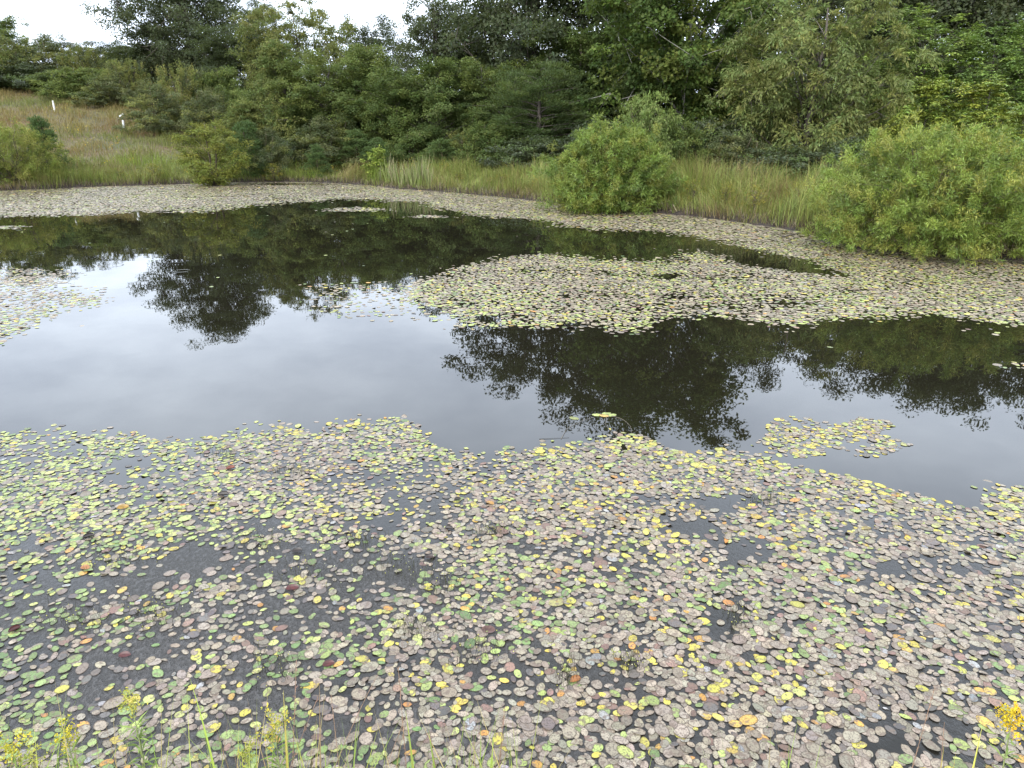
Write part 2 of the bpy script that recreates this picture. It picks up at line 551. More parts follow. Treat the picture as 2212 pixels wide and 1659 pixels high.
        Nn = norm(up * 0.75 + O * 0.5 + r.normal(0, 0.45, (n, 3)))
    P[:, 2] = np.maximum(P[:, 2], 0.04)
    tint = ctint[cid] * r.uniform(0.75, 1.25, (n, 1)) * (1 + r.normal(0, 0.05, (n, 3)))
    return tubes(paths, 6), leaf_quads(P, D, Nn, LL, WW, np.clip(tint, 0.004, 0.6), droop=0.08)


PROTO = {}


def proto(key, wood=M_BARK, leaf=M_LEAF, **kw):
    (V, Lp, S), (V2, L2, S2, T2) = make_plant(**kw)
    wm = build_mesh("trunk", V, Lp, S, smooth=True); wm.materials.append(wood)
    lm = build_mesh("crown", V2, L2, S2, T2); lm.materials.append(leaf)
    PROTO[key] = (wm, lm, kw['H'], float(np.percentile(np.abs(V2[:, 0]), 97)), float(np.percentile(V2[:, 2], 99.7)))


OAK = ((0.055, 0.070, 0.034), (0.066, 0.082, 0.036), (0.047, 0.060, 0.030))
MID = ((0.100, 0.134, 0.034), (0.122, 0.152, 0.038), (0.080, 0.114, 0.032))
OLV = ((0.172, 0.182, 0.052), (0.148, 0.168, 0.050), (0.190, 0.186, 0.056))
PALE = ((0.120, 0.155, 0.048), (0.140, 0.172, 0.056), (0.155, 0.170, 0.052))
BRIGHT = ((0.185, 0.245, 0.044), (0.225, 0.275, 0.050), (0.135, 0.190, 0.036), (0.260, 0.268, 0.052))
LOC = ((0.150, 0.225, 0.046), (0.185, 0.255, 0.050), (0.120, 0.190, 0.040))
YEL = ((0.255, 0.280, 0.044), (0.225, 0.265, 0.042), (0.285, 0.275, 0.046))
PIN = ((0.052, 0.080, 0.026), (0.068, 0.096, 0.028), (0.042, 0.066, 0.022))
CED = ((0.065, 0.105, 0.034), (0.078, 0.120, 0.038))
GRY = ((0.105, 0.120, 0.058), (0.122, 0.130, 0.055), (0.090, 0.112, 0.048))

proto('oak', seed=1, H=12, R=6.6, base=0.10, prof='broad', limbs=80, clumps=11, clump_r=1.0, per=125, L=0.21, W=0.125, pal=OAK, rise=0.6, trunk_r=0.35)
proto('airy', seed=2, H=11, R=5.0, base=0.10, prof='broad', limbs=58, clumps=10, clump_r=0.7, per=105, L=0.20, W=0.115, pal=OAK, rise=0.8, trunk_r=0.26, vary=0.45)
proto('airy_b', seed=31, H=11, R=4.4, base=0.06, prof='oval', limbs=64, clumps=10, clump_r=0.75, per=125, L=0.19, W=0.11, pal=OAK, rise=0.8, trunk_r=0.24, vary=0.4)
proto('mid', seed=3, H=8, R=3.0, base=0.05, prof='oval', limbs=52, clumps=9, clump_r=0.55, per=140, L=0.14, W=0.09, pal=MID, trunk_r=0.15, vary=0.35)
proto('mid_b', seed=4, H=7, R=3.0, base=0.03, prof='broad', limbs=50, clumps=9, clump_r=0.55, per=140, L=0.14, W=0.085, pal=MID + PALE[:2], trunk_r=0.14, vary=0.4)
proto('olive', seed=5, H=8, R=3.0, base=0.06, prof='oval', limbs=54, clumps=10, clump_r=0.55, per=135, L=0.16, W=0.055, mode='willow', pal=OLV, rise=0.8, trunk_r=0.15, vary=0.4)
proto('olive_b', seed=6, H=7, R=2.4, base=0.02, prof='cone', limbs=54, clumps=9, clump_r=0.5, per=130, L=0.15, W=0.055, mode='willow', pal=OLV[:2] + PALE[:1], rise=0.8, trunk_r=0.13)
proto('sycamore', wood=M_PALE, seed=7, H=13, R=4.4, base=0.14, prof='oval', limbs=70, clumps=10, clump_r=0.7, per=95, L=0.185, W=0.15,
      pal=((0.095, 0.135, 0.030), (0.120, 0.165, 0.034), (0.070, 0.105, 0.026), (0.145, 0.170, 0.036)), rise=0.7, trunk_r=0.17, vary=0.35)
proto('pine', seed=8, H=7.5, R=3.6, base=0.03, prof='dome', limbs=52, clumps=10, clump_r=0.6, per=105, L=0.2, W=0.045, mode='needle', pal=PIN, rise=0.05, flat=0.35, trunk_r=0.2, vary=0.3)
proto('weeper', seed=9, H=8, R=3.4, base=0.08, prof='oval', limbs=66, clumps=11, clump_r=0.5, per=85, L=0.2, W=0.062, mode='willow', pal=PALE + OLV[:1], rise=0.8, flat=1.0, trunk_r=0.16, vary=0.3)
proto('locust', leaf=M_GLOSS, seed=10, H=7, R=3.0, base=0.06, prof='oval', limbs=48, clumps=8, clump_r=0.55, per=120, L=0.19, W=0.08, mode='pinnate', pal=LOC, rise=0.6, trunk_r=0.13, vary=0.4)
proto('locust_b', leaf=M_GLOSS, seed=12, H=4, R=1.7, base=0.05, prof='broad', limbs=30, clumps=6, clump_r=0.5, per=150, L=0.19, W=0.08, mode='pinnate', pal=YEL[:2] + LOC[1:2], rise=0.7, trunk_r=0.07, vary=0.45)
proto('bush', wood=M_TWIG, seed=13, H=3.4, R=2.2, base=0.02, prof='dome', limbs=40, clumps=8, clump_r=0.38, per=85, L=0.13, W=0.06, pal=GRY + OLV[:1], rise=0.9, trunk_r=0.05, stems=4, vary=0.35)
proto('bush_b', wood=M_TWIG, seed=14, H=3.2, R=2.2, base=0.02, prof='dome', limbs=40, clumps=8, clump_r=0.36, per=85, L=0.13, W=0.05, mode='shoot', pal=OLV + GRY[:1], rise=0.9, trunk_r=0.05, stems=4, vary=0.4)
proto('bush_c', wood=M_TWIG, seed=15, H=3.0, R=2.2, base=0.02, prof='dome', limbs=42, clumps=8, clump_r=0.4, per=90, L=0.12, W=0.08, pal=MID, rise=0.9, trunk_r=0.05, stems=4, vary=0.35)
proto('dark_mound', wood=M_TWIG, leaf=M_GLOSS, seed=16, H=2.4, R=2.6, base=0.02, prof='dome', limbs=44, clumps=9, clump_r=0.42, per=95, L=0.11, W=0.085, pal=OAK + MID[2:], rise=0.6, trunk_r=0.05, stems=4, vary=0.3)
proto('willow_bush', wood=M_TWIG, leaf=M_GLOSS, seed=17, H=2.75, R=2.45, base=0.0, prof='dome', limbs=130, clumps=12, clump_r=0.21, per=118, L=0.105, W=0.0165, mode='shoot', pal=BRIGHT, rise=0.9, inner=0.5, trunk_r=0.03, stems=7, vary=0.13)
proto('willow_bush_b', wood=M_TWIG, leaf=M_GLOSS, seed=18, H=2.8, R=2.0, base=0.0, prof='dome', limbs=110, clumps=11, clump_r=0.22, per=100, L=0.12, W=0.021, mode='shoot', pal=BRIGHT, rise=0.9, inner=0.5, trunk_r=0.03, stems=7, vary=0.16)
proto('pale_bush', wood=M_TWIG, seed=19, H=3.2, R=1.6, base=0.02, prof='dome', limbs=40, clumps=8, clump_r=0.3, per=55, L=0.13, W=0.05, mode='willow', pal=((0.18, 0.225, 0.07), (0.155, 0.20, 0.05)), rise=0.9, trunk_r=0.04, stems=5, vary=0.35)
proto('yellow_tree', wood=M_TWIG, seed=20, H=2.9, R=1.25, base=0.08, prof='broad', limbs=44, clumps=7, clump_r=0.24, per=62, L=0.085, W=0.045, pal=((0.205, 0.215, 0.042), (0.230, 0.222, 0.044), (0.175, 0.195, 0.040)), rise=0.9, trunk_r=0.045, stems=3, vary=0.3)
proto('fine_bush', wood=M_TWIG, seed=21, H=2.9, R=2.0, base=0.0, prof='dome', limbs=56, clumps=9, clump_r=0.3, per=75, L=0.13, W=0.022, mode='shoot', pal=((0.175, 0.195, 0.042), (0.20, 0.20, 0.048), (0.15, 0.19, 0.04)), rise=0.95, trunk_r=0.03, stems=6, vary=0.3)
proto('cedar', wood=M_TWIG, seed=22, H=2.6, R=0.95, base=0.0, prof='cone', limbs=44, clumps=6, clump_r=0.2, per=70, L=0.1, W=0.026, mode='needle', pal=CED, rise=0.35, flat=0.7, trunk_r=0.05, vary=0.25)
proto('herb', wood=M_TWIG, seed=24, H=1.1, R=0.5, base=0.1, prof='broad', limbs=26, clumps=4, clump_r=0.16, per=16, L=0.09, W=0.03, mode='shoot', pal=((0.20, 0.20, 0.045), (0.25, 0.21, 0.04), (0.15, 0.175, 0.045)), rise=1.2, trunk_r=0.012, stems=4, vary=0.4)
proto('weed', wood=M_TWIG, seed=23, H=1.4, R=0.5, base=0.05, prof='oval', limbs=26, clumps=4, clump_r=0.14, per=22, L=0.13, W=0.07, pal=BRIGHT[:2], rise=0.8, trunk_r=0.02, stems=2)

BUSHY = {'bush', 'bush_b', 'bush_c', 'dark_mound', 'willow_bush', 'willow_bush_b', 'pale_bush', 'fine_bush', 'weed', 'herb'}
WOOD_COPY = {}


def plant(key, px, D, top, width, name, label, cat, group=None, rz=None, sink=0.0):
    wm, lm, H, R, ztop = PROTO[key]
    c = at_depth(px, 400, D)
    depth = D * CP + CAM_H * SP * 0.5
    x = (px - PW / 2) / F * depth
    z = float(land([x], [D])[0]) - sink
    z = max(z, -0.05)
    zt = at_depth(px, top, D)[2]
    sz = max(zt - z, 0.4) / ztop
    sx = (width / 2.0) / F * depth / R
    o = empty(name, (x, D, z), rng.uniform(0, 6.28) if rz is None else rz)
    o.scale = (sx, sx, sz)
    tag(o, label, cat, group)
    bushy = key in BUSHY
    link("stems" if bushy else "trunk", wm, None, o).name = "branch" if bushy else "trunk"
    link("foliage" if bushy else "crown", lm, None, o)
    return o


T, B = "tree", "bush"
GT, GB, GH = "trees in the wood behind the pond", "bushes along the foot of the wood", "bushes in the thicket on the hillside"
plant('oak', 434, 75, -125, 245, "oak_tree", "big dark oak rising alone above the hillside thicket", T, GT, 0.4)
plant('airy_b', 235, 90, 96, 150, "broadleaf_tree", "small dark distant tree in the sky gap beside the big dark oak", T, GT)
plant('airy_b', 330, 92, 90, 130, "broadleaf_tree", "low dark tree tucked under the hanging edge of the big oak", T, GT)
plant('airy_b', 375, 82, 105, 230, "broadleaf_tree", "dark low tree standing under the big oak's crown", T, GT)
plant('airy', 585, 70, 0, 95, "broadleaf_tree", "narrow dark tree between the big oak and the tall olive tree", T, GT)
plant('airy_b', 815, 64, 42, 150, "broadleaf_tree", "round dark tree low on the skyline between two sky gaps", T, GT)
plant('airy', 950, 55, -5, 230, "broadleaf_tree", "feathery dark tree at the edge of the wide sky gap", T, GT)
plant('airy', 1150, 50, -235, 350, "broadleaf_tree", "tall open dark tree with sky showing through its bare limbs", T, GT, 1.3)
plant('airy_b', 1340, 48, -330, 330, "broadleaf_tree", "tall dense dark tree behind and left of the pale trunked sycamore", T, GT)
plant('sycamore', 1475, 38, -320, 370, "sycamore_tree", "tall sycamore with large light leaves and a pale trunk", T, GT, 2.0)
plant('airy_b', 1645, 48, -170, 230, "broadleaf_tree", "dark tree peeping between the sycamore and the drooping pale tree", T, GT)
plant('weeper', 1735, 31, -15, 345, "willow_tree", "broad pale tree with drooping narrow leaves above tall grass", T, GT, 0.9)
plant('airy_b', 1910, 55, -210, 300, "broadleaf_tree", "far dark tree above the feathery bright green trees' left end", T, GT)
plant('oak', 2120, 50, -290, 430, "broadleaf_tree", "far wide dark tree towering behind the feathery bright green trees", T, GT)
plant('airy_b', 2290, 46, -250, 300, "broadleaf_tree", "far dark tree at the right edge behind the feathery trees", T, GT)
plant('locust', 1965, 36, 22, 240, "locust_tree", "bright green feathery tree next to the drooping pale tree", T, GT)
plant('locust', 2110, 34, 62, 250, "locust_tree", "rounded bright feathery tree in the middle of its row", T, GT)
plant('locust', 2225, 31, 15, 220, "locust_tree", "tallest bright feathery tree by the right edge of the wood", T, GT)
plant('locust_b', 1985, 27.5, 165, 135, "sapling", "yellow green sapling left behind the big rounded willow bush", T, "yellow green saplings behind the willow bush")
plant('locust_b', 2100, 26.5, 172, 150, "sapling", "yellow green sapling with layered fronds over the big willow bush", T, "yellow green saplings behind the willow bush")
plant('locust_b', 2185, 24.5, 235, 130, "sapling", "lowest yellow green sapling at the right edge over the willow bush", T, "yellow green saplings behind the willow bush")
plant('airy_b', 1790, 50, -60, 260, "broadleaf_tree", "dark tree showing behind the top of the drooping pale tree", T, GT)
plant('airy_b', 555, 66, 60, 190, "broadleaf_tree", "dark leafy tree under the right edge of the big oak", T, GT)
plant('airy_b', 1060, 56, 10, 230, "broadleaf_tree", "dark tree filling in behind the layered green tree", T, GT)
plant('olive', 665, 58, -12, 210, "olive_green_tree", "tall olive green tree at the left side of the wide sky gap", T, GT)
plant('olive_b', 618, 47, 92, 165, "olive_green_tree", "pointed olive tree standing in front of the tall olive one", T, GT)
plant('mid', 716, 46, 118, 180, "broadleaf_tree", "grey green rounded tree right of the pointed olive tree", T, GT)
plant('mid_b', 800, 48, 102, 185, "broadleaf_tree", "yellow tinged tree below the round dark skyline tree", T, GT)
plant('mid', 858, 43.5, 150, 150, "broadleaf_tree", "leafy green tree with yellow sprays left of centre", T, GT)
plant('mid_b', 945, 43, 128, 180, "broadleaf_tree", "layered green tree straight behind the cattails", T, GT)
plant('mid', 1045, 44.5, 130, 160, "broadleaf_tree", "dark green tree wedged between the layered tree and the pine", T, GT)
plant('pine', 1165, 40, 140, 275, "pine_tree", "spreading dark pine with flat tiers of needles", T, GT, 0.3)
plant('mid', 1250, 45, 55, 210, "broadleaf_tree", "green tree rising over the right shoulder of the dark pine", T, GT)
plant('mid_b', 1400, 42, 70, 190, "broadleaf_tree", "shaded green tree under the sycamore crown on its left", T, GT)
plant('mid', 1580, 39, 120, 190, "broadleaf_tree", "shaded green tree between the sycamore and the drooping pale tree", T, GT)
plant('mid_b', 1860, 38, 130, 180, "broadleaf_tree", "shaded green tree behind the right side of the drooping tree", T, GT)
# the hillside thicket
plant('mid', 25, 78, 30, 140, "broadleaf_tree", "dark green tree at the left edge topping the hillside thicket", T, GT)
plant('bush_b', 70, 72, 76, 170, "hill_bush", "olive bush below the dark tree at the hilltop's left edge", B, GH)
plant('bush', 152, 73, 72, 150, "hill_bush", "tallest grey olive bush on the skyline of the hill", B, GH)
plant('bush_b', 218, 70, 98, 120, "hill_bush", "last olive bush before the skyline dips to the sky gap", B, GH)
plant('bush_c', 15, 70, 118, 130, "hill_bush", "green bush at the left edge halfway down the thicket", B, GH)
plant('dark_mound', 105, 70, 138, 170, "hill_bush", "dark low bush just above the upright white tree tube", B, GH)
plant('bush_c', 205, 64, 145, 160, "hill_bush", "dark green bush uphill of the two small white tubes", B, GH)
plant('bush_b', 292, 62, 128, 110, "hill_bush", "light olive bush under the sky gap's lowest point", B, GH)
plant('bush_b', -90, 68, 70, 190, "hill_bush", "olive bush beyond the left edge on the hilltop", B, GH)
plant('bush_c', 160, 68, 150, 130, "hill_bush", "low dark green bush right of the tall white tube", B, GH)
plant('bush', 255, 60, 165, 120, "hill_bush", "brown olive bush behind the thin wooden stake", B, GH)
plant('bush', 345, 51.5, 176, 135, "hill_bush", "rounded grey bush standing forward on the dry grass", B, GH)
plant('bush_b', 415, 55, 140, 140, "hill_bush", "spiky pale olive bush beneath the big oak", B, GH)
plant('bush_c', 490, 56, 148, 130, "hill_bush", "green bush beneath the right half of the big oak", B, GH)
plant('bush', 470, 49.5, 190, 130, "hill_bush", "brown green bush right of the rounded grey one", B, GH)
plant('bush_c', 545, 50, 195, 120, "hill_bush", "bush filling the gap left of the pointed olive tree", B, GH)
plant('olive_b', 540, 45, 222, 120, "hill_bush", "small pointed olive bush at the end of the dry slope", B, GH)
# along the shore and the foot of the wood
plant('fine_bush', 20, 34.2, 258, 210, "willow_bush", "wispy yellow green bush at the left edge of the far bank", B, GB)
plant('fine_bush', -120, 33.5, 245, 200, "willow_bush", "wispy bush left of the frame on the far bank", B, GB)
plant('cedar', 97, 37, 252, 80, "young_pine", "small blue green pine behind the wispy bush on the left", T, "young conifers on the far bank")
plant('yellow_tree', 457, 35.6, 262, 120, "yellow_leaved_tree", "small airy yellow leaved tree at the water's edge", T, GB)
plant('cedar', 536, 39, 262, 95, "young_pine", "dark green conifer right behind the yellow leaved tree", T, "young conifers on the far bank")
plant('bush', 575, 39.5, 272, 100, "shore_bush", "brown tinged bush beside the dark conifer", B, GB)
plant('dark_mound', 640, 43, 298, 120, "shore_bush", "bright vine covered mound under the pointed olive tree", B, GB)
plant('bush', 712, 42, 250, 160, "shore_bush", "silvery grey bush under the grey green rounded tree", B, GB)
plant('cedar', 684, 39, 312, 52, "young_pine", "little lone conifer on the orange brown grass", T, "young conifers on the far bank")
plant('cedar', 770, 41.5, 280, 80, "young_pine", "blue green conifer behind the orange brown grass", T, "young conifers on the far bank")
plant('cedar', 815, 39, 298, 70, "young_pine", "pointed conifer just left of the cattails", T, "young conifers on the far bank")
plant('weed', 812, 36.8, 318, 55, "tall_weed", "bright leafy weed at the left end of the cattails", "plant", GB)
plant('bush_c', 895, 40.5, 285, 130, "shore_bush", "green bush directly behind the cattails", B, GB)
plant('cedar', 955, 39, 300, 90, "young_pine", "soft conifer right of the cattails in the tall grass", T, "young conifers on the far bank")
plant('bush_b', 1010, 40, 282, 120, "shore_bush", "olive bush between the soft conifer and the pine", B, GB)
plant('bush_c', 1062, 38.5, 262, 150, "shore_bush", "leafy green bush at the left foot of the dark pine", B, GB)
plant('dark_mound', 1165, 36.5, 300, 220, "shore_bush", "black green mound of vines beneath the dark pine", B, GB)
plant('dark_mound', 1290, 36, 262, 180, "shore_bush", "dark mound between the pine and the bright willow bush", B, GB)
plant('pale_bush', 1392, 28.5, 203, 150, "pale_leaved_bush", "taller pale leaved bush behind the bright willow bush", B, GB)
plant('bush_c', 1455, 30, 262, 160, "shore_bush", "green bush beside the bright willow bush on its landward side", B, GB)
plant('dark_mound', 1540, 31.5, 258, 190, "shore_bush", "dark leafy mound below the sycamore trunk", B, GB)
plant('bush', 1590, 29.5, 285, 160, "shore_bush", "grey green bush at the left foot of the drooping tree", B, GB)
plant('dark_mound', 1690, 28, 318, 240, "shore_bush", "low dark mound beneath the drooping pale tree", B, GB)
plant('dark_mound', 1840, 27, 300, 200, "shore_bush", "dark undergrowth mound left of the big rounded willow bush", B, GB)
plant('willow_bush_b', 1322, 24.6, 262, 255, "willow_bush", "bright green willow bush overhanging the pads halfway along the bank", B, "willow bushes at the water's edge")
plant('willow_bush', 2028, 16.0, 272, 430, "willow_bush", "big rounded willow bush on the right, largest at the water's edge", B, "willow bushes at the water's edge", sink=0.1)
plant('bush_c', 2235, 17.5, 305, 260, "shore_bush", "dark leafed bush half cut by the right edge", B, GB)
plant('willow_bush_b', 2330, 17.0, 330, 240, "willow_bush", "willow bush beyond the dark leafed one on the right", B, "willow bushes at the water's edge")

for i_, (px_, D_, top_, w_, txt) in enumerate((
        (1500, 23.5, 385, 60, "leafy weed standing in tall grass right of the bright willow bush"),
        (1570, 22.4, 392, 55, "yellowish weed in the middle of the tall right bank grass"),
        (1640, 21.6, 398, 70, "broad weed among bank grass below the drooping pale tree"),
        (1730, 21.0, 392, 60, "weed beside the big rounded willow bush's left flank"),
        (990, 34.0, 372, 50, "small weed in bank grass between the cattails and the pine"),
        (1085, 32.0, 376, 60, "weed clump in bank grass below the dark pine"),
        (1165, 30.0, 384, 50, "weed at the bright willow bush's left side"),
        (330, 36.6, 352, 60, "weed in green bank grass left of the yellow leaved tree"),
        (250, 36.2, 362, 50, "low weed in bank grass beneath the two small white tubes"),
        (590, 38.0, 352, 60, "weed among bright sedge right of the yellow leaved tree"))):
    plant('herb', px_, D_ + (0.5 if px_ > 1400 else 0.2), top_, w_, "tall_weed", txt, "plant", "weeds in the bank grass")
# ------------------------------------------------------------------ grasses
def blades(P, Hh, Wd, az, lean, tint, segs=2):
    n = len(P)
    d = np.stack([np.cos(az), np.sin(az), np.zeros(n)], 1)
    s = np.stack([-np.sin(az), np.cos(az), np.zeros(n)], 1)
    sa = rng.uniform(-0.9, 0.9, n)
    s = s * np.cos(sa)[:, None] + d * np.sin(sa)[:, None]
    up = np.array([0, 0, 1.0])
    m = P + up * (Hh * 0.58)[:, None] + d * (Hh * lean * 0.28)[:, None]
    t = P + up * (Hh * (1 - 0.25 * lean))[:, None] + d * (Hh * lean * 0.85)[:, None]
    w = Wd[:, None] * 0.5
    V = np.stack([P - s * w, P + s * w, m + s * w * 0.8, m - s * w * 0.8, t], 1).reshape(-1, 3)
    b = np.arange(n)[:, None] * 5
    q = (b + np.array([[0, 1, 2, 3]]))
    tr = (b + np.array([[3, 2, 4]]))
    loops = np.concatenate([q.ravel(), tr.ravel()])
    return V, loops, np.concatenate([np.full(n, 4), np.full(n, 3)]), np.repeat(tint, 5, 0)


def pick(pal, n, w=None):
    pal = np.asarray(pal, float)
    return pal[rng.choice(len(pal), n, p=w)] * rng.uniform(0.75, 1.25, (n, 1))


def scatter(x0, x1, y0, y1, dens):
    n = int((x1 - x0) * (y1 - y0) * dens)
    return rng.uniform(x0, x1, n), rng.uniform(y0, y1, n)


# dry hillside grass
x, y = scatter(-52, 10, 36, 72, 75)
d = shore_dist(x, y)
px, py = to_px(x, y, land(x, y, d))
k = (d > 1.2) & (px > -150) & (px < 1050) & ((px < 520) | (y < 46))
x, y, d = x[k], y[k], d[k]
P = np.stack([x, y, land(x, y, d) - 0.02], 1)
n = len(x)
tuft = 0.45 + 1.3 * sstep(0.35, 0.75, fbm(x * 1.1, y * 1.1, 8))
tone = fbm(x * 0.16, y * 0.25, 3)
dry = pick(((0.215, 0.165, 0.056), (0.180, 0.130, 0.048), (0.235, 0.185, 0.066)), n)
red = pick(((0.185, 0.108, 0.044), (0.155, 0.098, 0.042)), n)
grn = pick(((0.130, 0.150, 0.038), (0.170, 0.172, 0.044)), n)
wg = sstep(0.36, 0.60, tone + rng.normal(0, 0.09, n))[:, None]
wr = sstep(0.48, 0.64, fbm(x * 0.3, y * 0.5, 21) + rng.normal(0, 0.07, n))[:, None]
tint = (dry * (1 - wr) + red * wr) * (1 - wg) + grn * wg
V, Lp, S, Tn = blades(P, rng.uniform(0.2, 0.5, n) * tuft, rng.uniform(0.012, 0.028, n), rng.uniform(0, 6.28, n), rng.uniform(0.2, 0.9, n), tint)
tag(link("hillside_grass", build_mesh("hillside_grass", V, Lp, S, Tn), M_GRASS), "dry tan and reddish grass covering the hillside", "grass", kind="stuff")

# tall bank grass round the pond
x, y = scatter(-40, 16, 8, 46, 420)
d = shore_dist(x, y)
px, py = to_px(x, y, 0.5)
dens = np.where(d < 1.5, 1.0, np.where(px > 900, 0.75, 0.42)) * np.where(y < 26, 1.0, 0.8)
k = (d > -0.04) & (d < np.where(px > 1150, 8.0, np.where(px < 560, 5.5, 4.5))) & (px > -250) & (px < 2500) & (rng.uniform(0, 1, len(x)) < dens)
x, y, d, px = x[k], y[k], d[k], px[k]
n = len(x)
P = np.stack([x, y, land(x, y, d) - 0.03], 1)
tone = fbm(x * 0.5, y * 0.5, 33)
col = pick(((0.150, 0.195, 0.042), (0.185, 0.215, 0.048), (0.120, 0.170, 0.038), (0.205, 0.205, 0.056)), n)
tan = pick(((0.225, 0.175, 0.07), (0.19, 0.125, 0.065), (0.235, 0.195, 0.075), (0.175, 0.165, 0.05)), n)
lime = pick(((0.19, 0.25, 0.045), (0.16, 0.23, 0.04)), n)
wt = sstep(0.56, 0.80, tone + rng.normal(0, 0.14, n))[:, None]
wl = (sstep(0.5, 0.62, fbm(x * 0.45, y * 0.45, 71)) * (px < 950) * (px > 180))[:, None]
tint = (col * (1 - wt) + tan * wt) * (1 - wl) + lime * wl
edge = (sstep(0.45, 0.08, d) * (rng.uniform(0, 1, n) < 0.6))[:, None]
tint = tint * (1 - edge) + pick(((0.10, 0.07, 0.045), (0.15, 0.11, 0.08), (0.06, 0.04, 0.028)), n) * edge
hb = np.where(px > 1150, 0.86, 0.60) * (0.45 + 1.0 * sstep(0.25, 0.75, fbm(x * 0.9, y * 0.9, 12))) * rng.uniform(0.45, 1.2, n)
hb *= 1 - 0.6 * edge[:, 0]
seedy = rng.uniform(0, 1, n) < 0.05                        # taller thin flowering stems, straw to reddish
hb = np.where(seedy, hb * 1.35 + 0.1, hb)
tint = np.where(seedy[:, None], pick(((0.20, 0.15, 0.07), (0.17, 0.11, 0.06), (0.19, 0.18, 0.06)), n), tint)
sway = 6.28 * 1.5 * fbm(x * 0.7, y * 0.7, 14) + rng.normal(0, 0.9, n)
V, Lp, S, Tn = blades(P, hb, np.where(seedy, 0.006, rng.uniform(0.007, 0.018, n)), sway, rng.uniform(0.1, 1.2, n) ** 1.2, tint)
tag(link("bank_grass", build_mesh("bank_grass", V, Lp, S, Tn), M_GRASS), "tall yellow green grass standing along the pond bank", "grass", kind="stuff")

# dead brown stems and litter hanging over the muddy edge
nn = len(SHORE)
seg = rng.integers(0, nn, 26000); uu = rng.uniform(0, 1, len(seg))
A_ = SHORE[seg]; B_ = SHORE[(seg + 1) % nn]
ln_ = np.hypot(*(B_ - A_).T)
keep = rng.uniform(0, 1, len(seg)) < ln_ / np.percentile(ln_, 90)
A_, B_, uu = A_[keep], B_[keep], uu[keep]
Tn_ = norm(B_ - A_); No_ = np.stack([-Tn_[:, 1], Tn_[:, 0]], 1)
Q_ = A_ + (B_ - A_) * uu[:, None] + No_ * rng.normal(0.0, 0.22, len(uu))[:, None]
dq = shore_dist(Q_[:, 0], Q_[:, 1])
keep = (dq > -0.06) & (dq < 0.55) & (Q_[:, 1] > 9)
Q_, dq = Q_[keep], dq[keep]; n = len(Q_)
P = np.stack([Q_[:, 0], Q_[:, 1], np.maximum(land(Q_[:, 0], Q_[:, 1], dq), 0.0) - 0.02], 1)
V, Lp, S, Tn = blades(P, rng.uniform(0.10, 0.42, n), rng.uniform(0.008, 0.022, n), rng.uniform(0, 6.28, n), rng.uniform(0.3, 1.6, n),
                      pick(((0.12, 0.085, 0.06), (0.20, 0.155, 0.11), (0.07, 0.048, 0.034), (0.17, 0.17, 0.05), (0.26, 0.21, 0.15)), n))
tag(link("bank_litter", build_mesh("bank_litter", V, Lp, S, Tn), M_GRASS), "dead brown stems hanging over the pond's muddy edge", "dead grass", kind="stuff")

# yellow wildflowers scattered on the slope and in the bank grass
x, y = scatter(-50, 12, 14, 70, 1.5)
d = shore_dist(x, y)
px, py = to_px(x, y, land(x, y, d))
band = fbm(x * 0.25, y * 0.25, 55)
k = (d > 0.6) & (d < 30) & (px > -100) & (px < 1800) & ((px < 560) | (d < 4)) & (rng.uniform(0, 1, len(x)) < 0.7 * sstep(0.5, 0.68, band) + 0.6 * (y > 58))
x, y, d = x[k], y[k], d[k]
x = np.repeat(x, 7) + rng.normal(0, 0.09, len(x) * 7); y = np.repeat(y, 7) + rng.normal(0, 0.09, len(y) * 7)
n = len(x)
P = np.stack([x, y, land(x, y) + rng.uniform(0.3, 0.65, n)], 1)
V, Lp, S, Tn = leaf_quads(P, norm(rng.normal(0, 1, (n, 3)) * np.array([1, 1, 0.4])), norm(np.array([0, -0.5, 1]) + rng.normal(0, 0.3, (n, 3))),
                          rng.uniform(0.035, 0.075, n), rng.uniform(0.03, 0.06, n), pick(((0.45, 0.30, 0.02), (0.38, 0.30, 0.03), (0.42, 0.24, 0.02)), n))
tag(link("wildflowers", build_mesh("wildflowers", V, Lp, S, Tn), M_GRASS), "small yellow wildflowers scattered through the dry grass", "wildflowers", kind="stuff")


def strap_leaf(path, widths, side):
    """a flat grass or cattail leaf swept along a path, gently folded along its middle"""
    path = np.asarray(path, float); k = len(path)
    T_ = norm(np.gradient(path, axis=0))
    S_ = norm(np.cross(T_, np.broadcast_to(side, T_.shape)))
    Nn = np.cross(S_, T_)
    w = np.asarray(widths)[:, None] / 2
    V = np.stack([path - S_ * w + Nn * w * 0.35, path, path + S_ * w + Nn * w * 0.35], 1).reshape(-1, 3)
    loops = []
    for i in range(k - 1):
        a = i * 3
        loops += [a, a + 1, a + 4, a + 3, a + 1, a + 2, a + 5, a + 4]
    return V, loops, [4] * (2 * (k - 1))


def merge(parts):
    Vs, Ls, Ss, Ts, off = [], [], [], [], 0
    for p in parts:
        Vs.append(p[0]); Ls.append(np.asarray(p[1]) + off); Ss.append(np.asarray(p[2]))
        if len(p) > 3: Ts.append(np.broadcast_to(p[3], (len(p[0]), 3)))
        off += len(p[0])
    return np.concatenate(Vs), np.concatenate(Ls), np.concatenate(Ss), (np.concatenate(Ts) if Ts else None)


def blade_path(base, top, bow, k=9):
    base, top, bow = map(np.asarray, (base, top, bow))
    u = np.linspace(0, 1, k)[:, None]
    return base * (1 - u) + top * u + bow * (4 * u * (1 - u))


